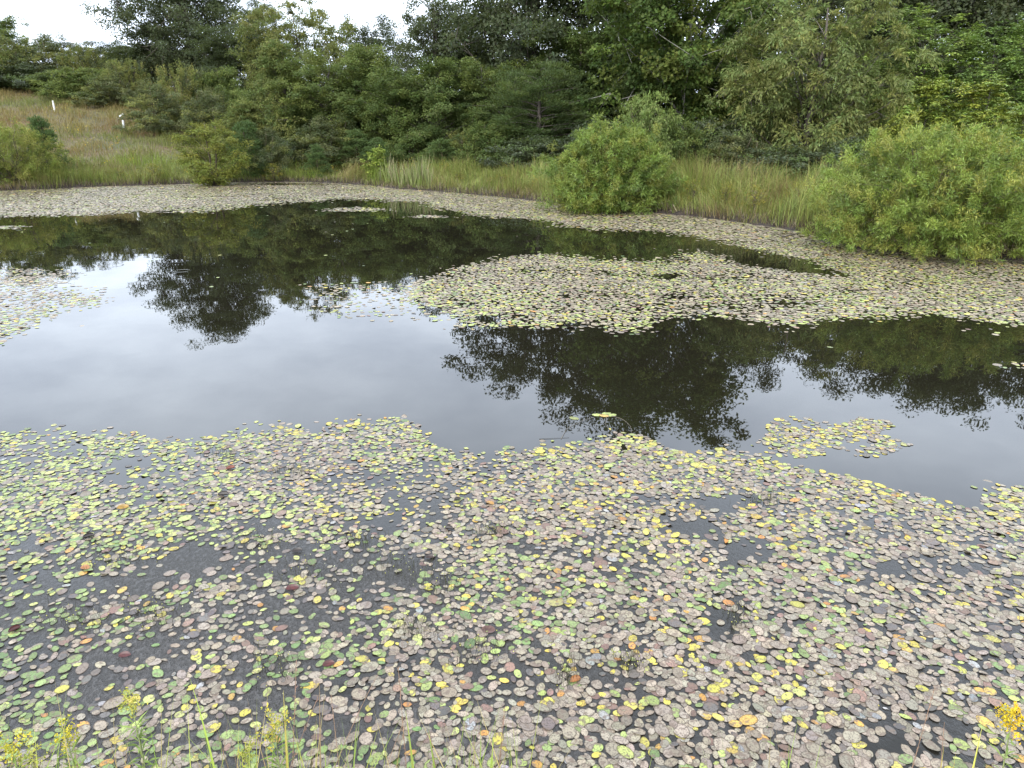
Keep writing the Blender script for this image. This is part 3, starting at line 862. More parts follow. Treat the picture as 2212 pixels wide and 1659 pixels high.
# cattails on the far bank: each plant a thing
def cattail(px, D, top, label_i):
    c = at_depth(px, 400, D)
    x = (px - PW / 2) / F * (D * CP + 0.4)
    z = float(land([x], [D])[0])
    h = at_depth(px, top, D)[2] - z
    o = empty("cattail_plant", (x, D, z), rng.uniform(0, 6.28))
    parts = []
    for i in range(9):
        a = rng.uniform(0, 6.28); L_ = h * rng.uniform(0.6, 1.0)
        ln = rng.uniform(0.05, 0.35) * L_
        tip = np.array([math.cos(a) * ln, math.sin(a) * ln, L_ * rng.uniform(0.85, 1.0)])
        V, lo, si = strap_leaf(blade_path((math.cos(a) * 0.03, math.sin(a) * 0.03, -0.05), tip, (0, 0, 0.05 * L_)), 0.042 * np.linspace(1, 0.15, 9), np.array([math.cos(a + 1), math.sin(a + 1), 0.1]))
        tcol = np.array(((0.18, 0.215, 0.075), (0.21, 0.235, 0.09), (0.32, 0.28, 0.16), (0.15, 0.19, 0.06)))[rng.integers(0, 4)] * rng.uniform(0.85, 1.2)
        parts.append((V, lo, si, tcol))
    V, lo, si, tt = merge(parts)
    link("foliage", build_mesh("foliage", V, lo, si, tt), M_GRASS, o)
    V, lo, si = tubes([(blade_path((0, 0, -0.05), (0.03, 0.02, h * 0.8), (0.02, 0, 0), 4), np.array([0.008, 0.007, 0.006, 0.004]))], 6)
    link("stalk", build_mesh("stalk", V, lo, si, smooth=True), M_TWIG, o)
    return tag(o, "grey green cattail with strap leaves in the clump on the far bank", "cattail", "cattails on the far bank")


for i in range(34):
    px_ = 812 + 128 * rng.uniform(0, 1)
    bank_y = np.interp(px_, [800, 860, 920, 1000], [400, 408, 411, 418])
    D_ = on_plane(px_, bank_y)[1] + rng.uniform(0.15, 1.2)
    cattail(px_, D_, rng.uniform(318, 358), i)

# ------------------------------------------------------------------ lily pads
PATCH_NEAR = [(-900, 930), (-300, 945), (0, 940), (60, 936), (150, 934), (190, 942), (255, 940), (310, 946), (345, 958), (420, 952), (500, 938), (560, 924), (630, 916), (655, 935),
              (690, 928), (720, 912), (770, 903), (900, 905), (928, 925), (925, 945), (972, 966), (1000, 982), (1060, 972), (1130, 966), (1200, 962), (1270, 955), (1330, 940),
              (1350, 930), (1400, 938), (1440, 955), (1475, 968), (1530, 982), (1600, 975), (1645, 985), (1690, 990), (1740, 1012), (1800, 1025), (1860, 1040),
              (1950, 1072), (2010, 1085), (2062, 1098), (2100, 1098), (2130, 1060), (2150, 1048), (2212, 1046), (2600, 1060), (3100, 1150), (3300, 1800), (-1200, 1800)]
ISLE_RIGHT = [(1622, 965), (1640, 950), (1660, 935), (1650, 915), (1690, 902), (1760, 905), (1800, 920), (1840, 915), (1860, 905), (1925, 910), (1930, 925), (1900, 935), (1940, 950), (1988, 968), (1975, 983), (1900, 990), (1850, 985), (1800, 960), (1790, 985), (1750, 990), (1690, 985), (1650, 978)]
PATCH_MID = [(878, 622), (895, 606), (930, 598), (985, 580), (1040, 570), (1085, 560), (1130, 553), (1180, 552), (1240, 557), (1300, 562), (1390, 563), (1450, 560), (1470, 548), (1500, 543), (1560, 556),
             (1600, 573), (1640, 580), (1700, 585), (1760, 592), (1852, 599), (1815, 585), (1750, 566), (1690, 552), (1640, 540), (1580, 528), (1530, 520), (1500, 512), (1480, 505),
             (1400, 495), (1330, 497), (1270, 494), (1210, 488), (1190, 478), (1130, 470), (1060, 469), (1010, 464), (1000, 455), (945, 446), (905, 437), (860, 434), (800, 430), (740, 431),
             (690, 436), (620, 438), (570, 441), (520, 447), (480, 454), (420, 459), (300, 457), (220, 462), (120, 464), (0, 468), (-400, 485), (-400, 380), (600, 380), (1500, 420), (2400, 520), (3200, 700), (3000, 760),
             (2500, 735), (2212, 706), (2150, 700), (2080, 688), (2000, 681), (1950, 686), (1900, 689), (1840, 688), (1790, 697), (1730, 702), (1670, 700), (1610, 688), (1540, 690), (1450, 692), (1405, 706), (1370, 714), (1320, 708), (1290, 702), (1220, 700), (1140, 708),
             (1060, 706), (1010, 714), (990, 714), (1000, 700), (985, 690), (945, 672), (905, 652), (880, 635)]
PATCH_LEFT = [(-700, 600), (-100, 585), (0, 583), (60, 582), (100, 584), (150, 595), (130, 600), (100, 608), (160, 618), (120, 626), (200, 636), (235, 650), (200, 662), (130, 668), (90, 684), (50, 705), (20, 722), (-20, 745), (-700, 900)]
LEFT_TAIL = [(150, 618), (245, 628), (180, 634), (150, 634)]
ISLE_A = [(706, 454), (730, 450), (780, 447), (832, 451), (830, 456), (770, 458), (715, 457)]
ISLE_B = [(888, 467), (905, 464), (965, 467), (960, 471), (900, 471)]
ISLE_C = [(0, 489), (46, 489), (44, 494), (-60, 497)]
MID_THIN = [(640, 622), (720, 612), (760, 615), (800, 612), (850, 618), (900, 640), (915, 668), (980, 690), (940, 698), (900, 685), (850, 692), (760, 690), (660, 665), (700, 640)]
RIGHT_BITS = [[(2065, 709), (2100, 706), (2150, 712), (2190, 718), (2130, 721)], [(2115, 795), (2170, 782), (2260, 780), (2290, 800), (2160, 803)], [(2008, 790), (2050, 795), (2040, 800)]]

PAL = {'tan': ((0.275, 0.230, 0.166), (0.300, 0.250, 0.182), (0.232, 0.194, 0.142), (0.268, 0.228, 0.176)),
       'green': ((0.170, 0.225, 0.080), (0.140, 0.205, 0.070), (0.215, 0.275, 0.095)),
       'lime': ((0.340, 0.390, 0.110), (0.300, 0.355, 0.110), (0.370, 0.385, 0.125)),
       'yellow': ((0.450, 0.390, 0.070), (0.425, 0.385, 0.085), (0.460, 0.365, 0.065)),
       'orange': ((0.460, 0.255, 0.055), (0.430, 0.210, 0.055), (0.450, 0.300, 0.075)),
       'russet': ((0.180, 0.110, 0.085), (0.225, 0.140, 0.105)),
       'sunken': ((0.095, 0.085, 0.078), (0.125, 0.112, 0.100), (0.150, 0.125, 0.105)),
       'grey': ((0.245, 0.240, 0.232), (0.290, 0.284, 0.274))}
FAR_TINT = np.array([1.16, 1.15, 1.02])        # pale sky glare at grazing view, put into the far rafts' colour
CLS = list(PAL)


def pad_field(x0, x1, y0, y1, s):
    nx, ny = int((x1 - x0) / s), int((y1 - y0) / (s * 0.87))
    a, b = np.meshgrid(np.arange(nx), np.arange(ny))
    x = x0 + (a + 0.5 * (b % 2)) * s + rng.normal(0, 0.28 * s, a.shape)
    y = y0 + b * s * 0.87 + rng.normal(0, 0.28 * s, a.shape)
    return x.ravel(), y.ravel()


def blob(px, py, c, amt):
    cx, cy, rx, ry = c
    return amt * np.exp(-(((px - cx) / rx) ** 2 + ((py - cy) / ry) ** 2) ** 1.5)


def pad_dist_hint(x, y, poly):
    """how far into a patch: share of eight neighbours 0.35 m away that are inside too"""
    s = 0
    for a in range(8):
        p, q = to_px(x + 0.35 * math.cos(a * 0.785), y + 0.35 * math.sin(a * 0.785))
        s = s + in_poly(p, q, poly)
    return s / 8.0


pads = []          # columns: x y length aspect angle class
def add_pads(x, y, size, asp, cls):
    n = len(x)
    pads.append(np.stack([x, y, size, asp, rng.uniform(0, 6.283, n), cls], 1))


def classes(n, probs):
    """probs (n,7) unnormalised"""
    c = np.cumsum(probs, 1)
    return (rng.uniform(0, 1, n)[:, None] * c[:, -1:] > c).sum(1)


# near patch
x, y = pad_field(-9, 9.5, 1.85, 7.6, 0.0375)
px, py = to_px(x, y)
wobx, woby = (fbm(x * 1.3, y * 1.3, 41) - 0.5) * 50, (fbm(x * 1.6, y * 1.6, 43) - 0.5) * 26
jit = rng.normal(0, 1, len(x)) * 7
ins = in_poly(px + wobx + 2 * jit, py + woby + jit, PATCH_NEAR)
isl = in_poly(px + wobx * 0.5, py + woby * 0.5, ISLE_RIGHT)
dn = np.interp(px, [-400, 0, 500, 900, 1150, 1500, 2212, 2600], [0.74, 0.74, 0.76, 0.84, 0.93, 0.98, 0.97, 0.8])
dn = np.where(py < 1120, np.maximum(dn, 0.86), dn)
dn = dn + 0.12 * sstep(1380, 1500, py) * (px < 1100)
for c, a in (((1562, 1088, 75, 18), 0.95), ((1505, 1138, 66, 28), 1.0), ((1590, 1197, 58, 26), 1.0), ((1925, 1225, 60, 18), 0.8), ((560, 1215, 190, 45), 0.45), ((840, 1245, 130, 60), 0.5),
             ((130, 1270, 220, 60), 0.45), ((1560, 1345, 55, 45), 0.9), ((1080, 1470, 90, 60), 0.55), ((800, 1150, 90, 35), 0.3), ((330, 1400, 200, 40), 0.25), ((640, 1330, 160, 60), 0.4),
             ((1960, 1590, 150, 60), 0.5), ((1660, 1420, 60, 20), 0.6), ((1330, 1470, 70, 40), 0.4), ((300, 1000, 60, 14), 0.5), ((440, 975, 80, 14), 0.4), ((1060, 1000, 30, 20), 0.3),
             ((2100, 1230, 50, 16), 0.5), ((560, 1470, 60, 50), 0.5), ((1450, 1010, 40, 12), 0.3), ((1400, 1080, 70, 14), 0.5), ((930, 1010, 30, 18), 0.7)):
    dn = dn - blob(px, py, c, a)
hol = fbm(x * 1.5, y * 1.5, 61, 3)
dn = dn - sstep(0.52, 0.70, hol) * np.interp(px, [0, 1000, 1500, 2212], [0.5, 0.45, 0.22, 0.22])
dn = np.where(isl & ~ins, 0.82 - sstep(0.54, 0.64, fbm(x * 2.2, y * 2.2, 67)) * 0.5, dn)
k = (ins | isl) & (rng.uniform(0, 1, len(x)) < dn)
lone = rng.uniform(0, 1, len(x)) < 0.0016
k |= lone & (py > 900) & (py < 990) & (px > 200) & (px < 1000)
x, y, px, py, dn = x[k], y[k], px[k], py[k], dn[k]
n = len(x)
gl = np.interp(px, [-200, 250, 600, 1000, 1400, 2212], [1.5, 1.3, 0.75, 0.45, 0.20, 0.13])
cn_ = fbm(x * 1.1, y * 1.1, 81)
gl = 0.78 * gl * (0.3 + 1.6 * sstep(0.38, 0.62, cn_))
rim = sstep(0.9, 0.4, pad_dist_hint(x, y, PATCH_NEAR))
yl = (0.06 + 0.21 * sstep(0.52, 0.68, fbm(x * 1.4, y * 1.4, 88)) + 0.6 * rim) * np.interp(py, [900, 1100, 1659], [1.2, 1.1, 1.0])
low = sstep(1080, 1350, py)
probs = np.stack([1.0 * np.interp(px, [0, 500, 1100, 2212], [0.6, 0.95, 1.2, 1.35]), gl * (0.25 + 0.75 * low), gl * (0.75 * (1 - low) + 0.22) + 0.5 * rim + 0.05, yl, 0.035 * np.ones(n), 0.055 * np.ones(n), 0.05 + 0.30 * sstep(0.8, 0.45, dn), 0.025 * np.ones(n)], 1)
cls = classes(n, probs)
size = np.clip(0.0515 * np.exp(rng.normal(0, 0.27, n)) * np.interp(px, [0, 1100, 2212], [0.92, 0.98, 1.06]) * np.where(cls == 2, 0.95, 1), 0.022, 0.100)
add_pads(x, y, size, rng.uniform(0.55, 0.86, n), cls)
N_NEAR = n
# a raft of pads on the trailing stem
for a, b in ((1290, 897), (1310, 893), (1322, 897), (1240, 904), (1305, 899)):
    p = on_plane(a, b); add_pads(np.array([p[0]]), np.array([p[1]]), np.array([0.10]), np.array([0.7]), np.array([2 if a != 1305 else 4]))
# other patches
def far_patch(x0, x1, y0, y1, s, polys, dens, tanw, size, holes=(), seed=0, wob=1.0):
    x, y = pad_field(x0, x1, y0, y1, s)
    px, py = to_px(x, y)
    f = (x * 0 + 1) * wob
    ax = (fbm(x * 0.9, y * 0.9, 91 + seed) - 0.5) * 40 * f
    ay = (fbm(x * 1.1, y * 1.1, 93 + seed) - 0.5) * np.interp(py, [400, 700], [5, 22]) * f
    jy = rng.normal(0, 1, len(x)) * (py - 270) * 0.011 * min(1.0, wob); jx = rng.normal(0, 14, len(x))     # a few pads drift off the edge
    k = np.zeros(len(x), bool)
    for p in polys: k |= in_poly(px + ax + jx, py + ay + jy, p)
    dn = dens - sstep(0.55, 0.74, fbm(x * 0.9, y * 1.5, 97 + seed)) * 0.35
    for c, a in holes: dn = dn - blob(px, py, c, a)
    k &= (rng.uniform(0, 1, len(x)) < dn) & (shore_dist(x, y) < -0.02)
    x, y, px, py = x[k], y[k], px[k], py[k]
    n = len(x)
    gz_ = sstep(0.42, 0.62, fbm(x * 0.8, y * 0.8, 99 + seed))
    rim = 0
    for p in polys: rim = np.maximum(rim, sstep(0.95, 0.5, pad_dist_hint(x, y, p)) * in_poly(px, py, p))
    one = np.ones(n)
    probs = np.stack([tanw * one, 0.06 * one + 0.2 * gz_, 0.12 * one + 0.26 * gz_ + 0.8 * rim * (py > 640), 0.05 * one + 0.12 * gz_, 0.02 * one, 0.06 * one, 0.06 * one, 0.03 * one], 1)
    add_pads(x, y, np.clip(size * np.exp(rng.normal(0, 0.22, n)), 0.03, 0.16), rng.uniform(0.6, 0.9, n), classes(n, probs))


MIDH = [((1440, 597, 30, 6), 1.0), ((1150, 585, 40, 5), 0.7), ((1430, 640, 120, 10), 0.25), ((1050, 690, 30, 8), 0.8), ((930, 668, 30, 8), 0.6), ((1000, 655, 60, 8), 0.3), ((1540, 600, 60, 6), 0.4), ((1690, 655, 60, 6), 0.3), ((1550, 680, 80, 8), 0.3)]
far_patch(-6, 16, 8, 17.5, 0.056, [PATCH_MID], 0.96, 1.3, 0.066, MIDH, 1)
far_patch(-26, 16, 17.5, 40, 0.080, [PATCH_MID], 1.05, 2.0, 0.10, [((620, 398, 90, 3), 0.9), ((480, 424, 40, 1.6), 0.7)], 1)
far_patch(-16, -4, 8, 14.5, 0.06, [PATCH_LEFT], 0.86, 1.2, 0.066, [((70, 655, 120, 30), 0.25)], 2)
far_patch(-12, -4, 10, 13, 0.08, [LEFT_TAIL], 0.4, 1.0, 0.07, [], 3)
far_patch(-20, 2, 18, 30, 0.085, [ISLE_A, ISLE_B, ISLE_C], 0.9, 2.0, 0.10, [], 4, 0.25)
far_patch(-5, 0, 8.5, 13, 0.085, [MID_THIN], 0.46, 1.0, 0.07, [], 5)
far_patch(4, 14, 6.5, 10, 0.08, RIGHT_BITS, 0.40, 1.0, 0.075, [], 6, 0.4)
x, y = scatter(-16, 10, 8, 26, 0.22)                       # stray single pads on open water
add_pads(x, y, rng.uniform(0.05, 0.09, len(x)), rng.uniform(0.6, 0.9, len(x)), rng.integers(0, 3, len(x)))

pads = np.concatenate(pads)
npad = len(pads)
pads = pads[(shore_dist(pads[:, 0], pads[:, 1]) < -0.02)]
npad = len(pads)
pad_dist = np.hypot(pads[:, 0], pads[:, 1])


def pad_tint(cls, n):
    t = np.zeros((n, 3))
    for i, c in enumerate(CLS):
        k = cls == i
        if k.any(): t[k] = pick(PAL[c], int(k.sum()))
    return np.clip(0.92 * t * (1 + rng.normal(0, 0.03, (n, 3))), 0.01, 0.8)


def pad_geo(p, sides, detail, seed_z):
    """the pads of rows p, local to their own centres: an oval with a thin darker rim, a slightly uneven outline, some bitten"""
    n = len(p)
    a = np.linspace(0, 2 * math.pi, sides, endpoint=False)[None]
    out = 1 + rng.normal(0, 0.025, (n, sides)) + 0.05 * np.cos(2 * a + rng.uniform(0, 6.28, (n, 1))) * rng.uniform(0, 1, (n, 1))
    bite = rng.uniform(0, 1, n) < 0.13
    bc = rng.uniform(0, 6.28, (n, 1)); da = np.abs((a - bc + math.pi) % (2 * math.pi) - math.pi)
    out = np.where(bite[:, None] & (da < rng.uniform(0.2, 0.7, (n, 1))), out * rng.uniform(0.45, 0.8, (n, 1)), out)
    L_ = p[:, 2:3] / 2; W_ = L_ * p[:, 3:4]
    sn = np.sin(a); u, v = np.cos(a) * out * L_, np.sign(sn) * np.abs(sn) ** rng.uniform(0.9, 1.35, (n, 1)) * out * W_
    ca, sa = np.cos(p[:, 4:5]), np.sin(p[:, 4:5])
    X, Y = u * ca - v * sa, u * sa + v * ca
    tl = 0.013 if detail else 0.010
    tx, ty = rng.normal(0, tl, (n, 1)), rng.normal(0, tl, (n, 1))
    cup = rng.normal(0.0, 0.02, (n, 1)) * p[:, 2:3]
    curl = (rng.uniform(0, 1, (n, 1)) < 0.07) * rng.uniform(0.05, 0.22, (n, 1)) * np.maximum(0, np.cos(a - rng.uniform(0, 6.28, (n, 1)))) ** 2 * p[:, 2:3]
    Z = tx * X + ty * Y + cup + curl
    if not detail:
        return np.stack([X, Y, Z], -1), None
    f = 0.85
    Vi = np.stack([X * f, Y * f, (tx * X + ty * Y) * f + cup * 0.6 + curl * 0.75], -1)
    return np.stack([X, Y, Z], -1), Vi


def pad_material():
    N = Nodes("lily_pad")
    at = N.n("Attribute", _attribute_name="tint")
    g = N.n("NewGeometry")
    sp1 = N.n("TexNoise", Scale=150.0, Detail=3.0, Roughness=0.6); N.l(g.outputs['Position'], sp1.inputs['Vector'])
    v1 = N.n("TexVoronoi", Scale=75.0); N.l(g.outputs['Position'], v1.inputs['Vector'])
    big = N.n("TexNoise", Scale=38.0, Detail=3.0); N.l(g.outputs['Position'], big.inputs['Vector'])
    spots = N.math('MULTIPLY', N.ramp(v1.outputs['Distance'], [(0.20, 1.0), (0.36, 0.0)]), N.ramp(big.outputs['Fac'], [(0.38, 0.25), (0.52, 1.0)]))
    spots = N.math('MAXIMUM', spots, N.ramp(sp1.outputs['Fac'], [(0.52, 0.0), (0.62, 0.9)]))
    c = N.mix(N.math('MULTIPLY', spots, 0.75), at.outputs['Color'], (0.05, 0.038, 0.028))
    c = N.mix(N.ramp(big.outputs['Fac'], [(0.54, 0.0), (0.62, 0.75)]), c, (0.13, 0.095, 0.07))
    p = N.n("BsdfPrincipled", Roughness=0.5)
    p.inputs['Specular IOR Level'].default_value = 0.35
    N.l(c, p.inputs['Base Color'])
    bp = N.n("Bump", Strength=0.35, Distance=0.003); N.l(sp1.outputs['Fac'], bp.inputs['Height']); N.l(bp.outputs[0], p.inputs['Normal'])
    return N.out(p.outputs[0])


M_PAD = pad_material()
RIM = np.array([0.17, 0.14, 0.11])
ppx, ppy = to_px(pads[:, 0], pads[:, 1])
inframe = (ppx > 5) & (ppx < PW - 5) & (ppy > 5) & (ppy < PH - 12)
order = np.argsort(np.where(inframe, pad_dist - 6.0 * pads[:, 2], 1e9))
single = order[:300]
rest = np.setdiff1d(np.arange(npad), single)
lift = 0.0012 + rng.uniform(0, 0.0028, npad)

WORDS = {'tan': ("tan speckled", "tan"), 'green': ("dull green", "green"), 'lime': ("yellow green", "lime"), 'yellow': ("bright yellow spotted", "yellow"), 'orange': ("orange blotched", "orange"), 'russet': ("russet brown", "russet"), 'sunken': ("dark half sunken", "sunken"), 'grey': ("silvery grey decayed", "grey")}


def pad_loops(n, sides):
    """outer ring then inner ring: side quads and an inner face"""
    b = (np.arange(n) * 2 * sides)[:, None, None]
    i = np.arange(sides); j = (i + 1) % sides
    q = np.stack([i, j, sides + j, sides + i], 1)[None]
    quads = (b + q).reshape(n, -1)
    inner = b[:, :, 0] + sides + i[None]
    return np.concatenate([quads, inner], 1).ravel(), np.tile(np.array([4] * sides + [sides]), n)


sides = 14
p = pads[single]
Vo, Vi = pad_geo(p, sides, True, 1)
tt = pad_tint(p[:, 5].astype(int), len(p))
for q in range(len(p)):
    c = CLS[int(p[q, 5])]
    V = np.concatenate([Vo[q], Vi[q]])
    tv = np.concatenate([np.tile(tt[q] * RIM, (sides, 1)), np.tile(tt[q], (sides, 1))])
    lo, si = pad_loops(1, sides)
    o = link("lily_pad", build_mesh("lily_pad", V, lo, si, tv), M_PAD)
    o.location = (p[q, 0], p[q, 1], lift[single[q]])
    bx, by = to_px(p[q, 0], p[q, 1])
    where = ("by the goldenrods", "in front of the dry grass stems", "between the grass blades and open mud", "among crowded pads near the bank")[int(min(3, max(0, bx // 553)))]
    big = "large" if p[q, 2] > 0.070 else "small" if p[q, 2] < 0.052 else "middling"
    shp = "round" if p[q, 3] > 0.74 else "narrow"
    tag(o, f"{big} {shp} {WORDS[c][0]} lily pad {where}", "lily pad", f"{big} {shp} {WORDS[c][1]} lily pads {where}")

# all the others as one floating mass
pr = pads[rest]; lr_ = lift[rest]; dr = pad_dist[rest]
parts = []
for lo_d, hi_d, sides in ((0, 9.5, 12), (9.5, 19, 9), (19, 99, 7)):
    k = (dr >= lo_d) & (dr < hi_d)
    p = pr[k]
    det = sides == 12
    Vo, Vi = pad_geo(p, sides, det, 2)
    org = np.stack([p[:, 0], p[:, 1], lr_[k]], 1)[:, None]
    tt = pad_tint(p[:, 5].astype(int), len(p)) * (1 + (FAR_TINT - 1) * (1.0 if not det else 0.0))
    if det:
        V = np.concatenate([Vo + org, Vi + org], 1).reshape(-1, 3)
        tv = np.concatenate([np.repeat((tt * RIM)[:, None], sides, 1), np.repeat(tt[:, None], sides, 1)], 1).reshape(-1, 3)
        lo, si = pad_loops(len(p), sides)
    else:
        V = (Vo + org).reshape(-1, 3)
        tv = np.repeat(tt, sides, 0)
        lo, si = np.arange(len(V)), np.full(len(p), sides)
    parts.append((V, lo, si, tv))
V, lo, si, tv = merge(parts)
tag(link("lily_pads", build_mesh("lily_pads", V, lo, si, tv), M_PAD), "floating rafts of small oval lily pads covering much of the pond", "lily pads", kind="stuff")

# fine water weed standing in the gaps of the near patch
WEED = [(480, 985, 45, 14), (620, 1020, 60, 14), (560, 1170, 70, 20), (870, 1230, 60, 25), (780, 1170, 60, 18), (600, 1440, 45, 45), (1225, 1455, 25, 30), (1590, 1340, 25, 35), (260, 1210, 80, 20), (900, 1360, 40, 20),
        (330, 1330, 50, 25), (1060, 1150, 40, 12), (1030, 1400, 60, 40), (1650, 1080, 40, 10), (1360, 1430, 30, 20), (680, 1240, 90, 30), (150, 1340, 80, 25), (950, 1260, 50, 25)]
cxs = []
for cx, cy, rx, ry in WEED:
    m = 85
    cxs.append(np.stack([rng.normal(cx, rx * 0.6, m), rng.normal(cy, ry * 0.6, m)], 1))
cxs = np.concatenate(cxs)
W0 = np.array([on_plane(a, b) for a, b in cxs])
n = len(W0)
paths, tips = [], []
for w in W0:
    hgt = rng.uniform(0.015, 0.06); tp = w + np.array([rng.normal(0, 0.012), rng.normal(0, 0.012), hgt])
    paths.append((np.stack([w - [0, 0, 0.01], (w + tp) / 2 + rng.normal(0, 0.003, 3), tp]), np.array([0.0011, 0.001, 0.0007])))
    tips.append(tp)
V, lo, si = tubes(paths, 3)
tcol = np.repeat(pick(((0.05, 0.05, 0.03), (0.08, 0.085, 0.035), (0.035, 0.03, 0.025)), n), 9, 0)
tips = np.array(tips)[rng.uniform(0, 1, n) < 0.35]
V2, l2, s2, t2 = leaf_quads(tips, norm(rng.normal(0, 1, tips.shape)), np.tile([0, -0.5, 1.0], (len(tips), 1)), np.full(len(tips), 0.007), np.full(len(tips), 0.006), pick(((0.45, 0.42, 0.08), (0.5, 0.48, 0.3)), len(tips)))
V, lo, si, tv = merge([(V, lo, si, tcol), (V2, l2, s2, t2)])
tag(link("water_weed", build_mesh("water_weed", V, lo, si, tv), M_GRASS), "wispy dark water weed with tiny yellow tips between the pads", "water weed", kind="stuff")

# ------------------------------------------------------------------ things afloat
def plain(name, col, rough=0.6, var=0.3, scale=60):
    N = Nodes(name)
    g = N.n("NewGeometry"); nz = N.n("TexNoise", Scale=scale, Detail=4.0); N.l(g.outputs['Position'], nz.inputs['Vector'])
    p = N.n("BsdfPrincipled", Roughness=rough)
    a = tuple(c * (1 - var) for c in col); b = tuple(min(1, c * (1 + var)) for c in col)
    N.l(N.ramp(nz.outputs['Fac'], [(0.35, a), (0.65, b)]), p.inputs['Base Color'])
    return N.out(p.outputs[0])


def fallen_leaf(px, py, col, label, L_=0.085, turn=0.5, roll=0.9):
    """a dead pad curled up out of the water"""
    c = on_plane(px, py)
    us = np.linspace(-1, 1, 9); vs_ = np.linspace(-1, 1, 7)
    V = []
    for u in us:
        w = math.sqrt(max(0.02, 1 - u * u)) * 0.32 * L_
        for v in vs_:
            a = v * roll
            V.append((u * L_ * 0.5, math.sin(a) * w / max(roll, 0.3) * 1.1, (1 - math.cos(a)) * w * 1.2 + 0.02 * (u * u) * L_ * 6 * 0.2))
    V = np.array(V)
    V[:, 2] += 0.006
    ii_ = (np.arange(8)[:, None] * 7 + np.arange(6)[None]).ravel()
    q = np.stack([ii_, ii_ + 1, ii_ + 8, ii_ + 7], 1)
    o = link("dead_leaf", build_mesh("dead_leaf", V, q, np.full(len(q), 4), smooth=True), plain("dead_leaf", col, 0.45))
    o.location = c; o.rotation_euler = (0.25, 0.0, turn)
    tag(o, label, "leaf", "dead leaves curled up among the pads")


MAROON, DARK, RUST = (0.06, 0.014, 0.012), (0.02, 0.015, 0.012), (0.24, 0.10, 0.03)
fallen_leaf(632, 1272, MAROON, "maroon curled leaf above a yellow pad in the open mud", 0.075, 0.2)
fallen_leaf(498, 1013, (0.16, 0.05, 0.03), "red brown curled leaf in the water gap behind a weed tuft", 0.07, 0.6, 1.2)
fallen_leaf(483, 1070, DARK, "black crumpled leaf among tan pads below the weed tuft", 0.08, 0.1, 1.2)
fallen_leaf(266, 1098, (0.22, 0.13, 0.02), "ochre brown curled leaf lying among green pads", 0.08, 0.3)
fallen_leaf(192, 1161, DARK, "long black leaf standing on mud near left green pads", 0.07, 0.6, 1.3)
fallen_leaf(185, 1228, RUST, "rust brown leaf in the sparse green pads", 0.06, -0.2)
fallen_leaf(642, 1191, DARK, "dark leaf at the edge of the weedy mud, centre left", 0.065, 0.2)
fallen_leaf(32, 1362, MAROON, "thin maroon leaf among pads at the left edge", 0.06, 0.9, 1.3)
fallen_leaf(270, 1417, MAROON, "flat maroon leaf touching a yellow pad, lower left", 0.06, 0.1)
fallen_leaf(970, 1143, DARK, "dark brown leaf beside yellow green pads in the middle", 0.06, -0.3, 1.2)
fallen_leaf(988, 1080, DARK, "small black leaf alone among pale pads in the middle", 0.05, 0.4, 1.2)
fallen_leaf(710, 1436, MAROON, "wine red leaf floating by open mud below the weed", 0.06, 0.3)
fallen_leaf(1055, 1362, (0.08, 0.04, 0.03), "brown leaf lying across tan pads near the middle", 0.075, -0.1, 0.6)
fallen_leaf(1242, 1470, RUST, "rusty curled leaf by the yellow tipped weed tuft", 0.06, 0.5, 1.1)
fallen_leaf(1567, 1171, (0.40, 0.17, 0.02), "orange leaf standing at the open water pool's edge", 0.05, 1.2, 1.1)
fallen_leaf(930, 1205, (0.03, 0.018, 0.015), "dark leaf in the weed left of the dense tan pads", 0.06, 0.1, 1.0)

M_STEM = plain("bare_stem", (0.13, 0.11, 0.08), 0.6)


def stem(name, pts, rad, label, cat, mat=M_STEM):
    P = np.array([on_plane(a, b, z) for a, b, z in pts])
    u = np.linspace(0, 1, 26)
    tt_ = np.linspace(0, 1, len(P))
    Q = np.stack([np.interp(u, tt_, P[:, i]) for i in range(3)], 1)
    for _ in range(3): Q[1:-1] = (Q[:-2] + 2 * Q[1:-1] + Q[2:]) / 4
    V, lo, si = tubes([(Q, np.linspace(rad, rad * 0.5, 26))], 6)
    return tag(link(name, build_mesh(name, V, lo, si, smooth=True), mat), label, cat)


stem("trailing_stem", [(1212, 948, 0.003), (1225, 925, 0.004), (1260, 908, 0.004), (1290, 899, 0.004)], 0.0022, "pale stem curving left from the small raft of pads", "stem")
stem("trailing_stem", [(1320, 898, 0.004), (1345, 905, 0.004), (1362, 920, 0.004), (1365, 935, 0.003)], 0.0022, "pale stem curving right from the small raft of pads", "stem")
stem("trailing_stem", [(1310, 900, 0.004), (1308, 920, 0.004), (1330, 940, 0.003), (1352, 945, 0.003)], 0.0018, "thin stem hanging between the raft and the lime pads", "stem")
stem("floating_twig", [(1165, 948, 0.003), (1190, 947, 0.004), (1230, 945, 0.003)], 0.002, "dark straight twig floating left of the trailing stems", "twig", plain("wet_twig", (0.03, 0.025, 0.02), 0.4))
stem("floating_twig", [(1690, 512, 0.0), (1715, 506, 0.12), (1745, 500, 0.05)], 0.02, "bare dark branch stranded on pads by the grassy bank", "branch", plain("wet_twig", (0.04, 0.03, 0.022), 0.5))

# ------------------------------------------------------------------ white tree tubes and a stake on the slope
M_TUBE = plain("white_plastic", (0.78, 0.78, 0.76), 0.45, 0.06, 8)
M_STAKE = plain("weathered_wood", (0.25, 0.19, 0.13), 0.8)


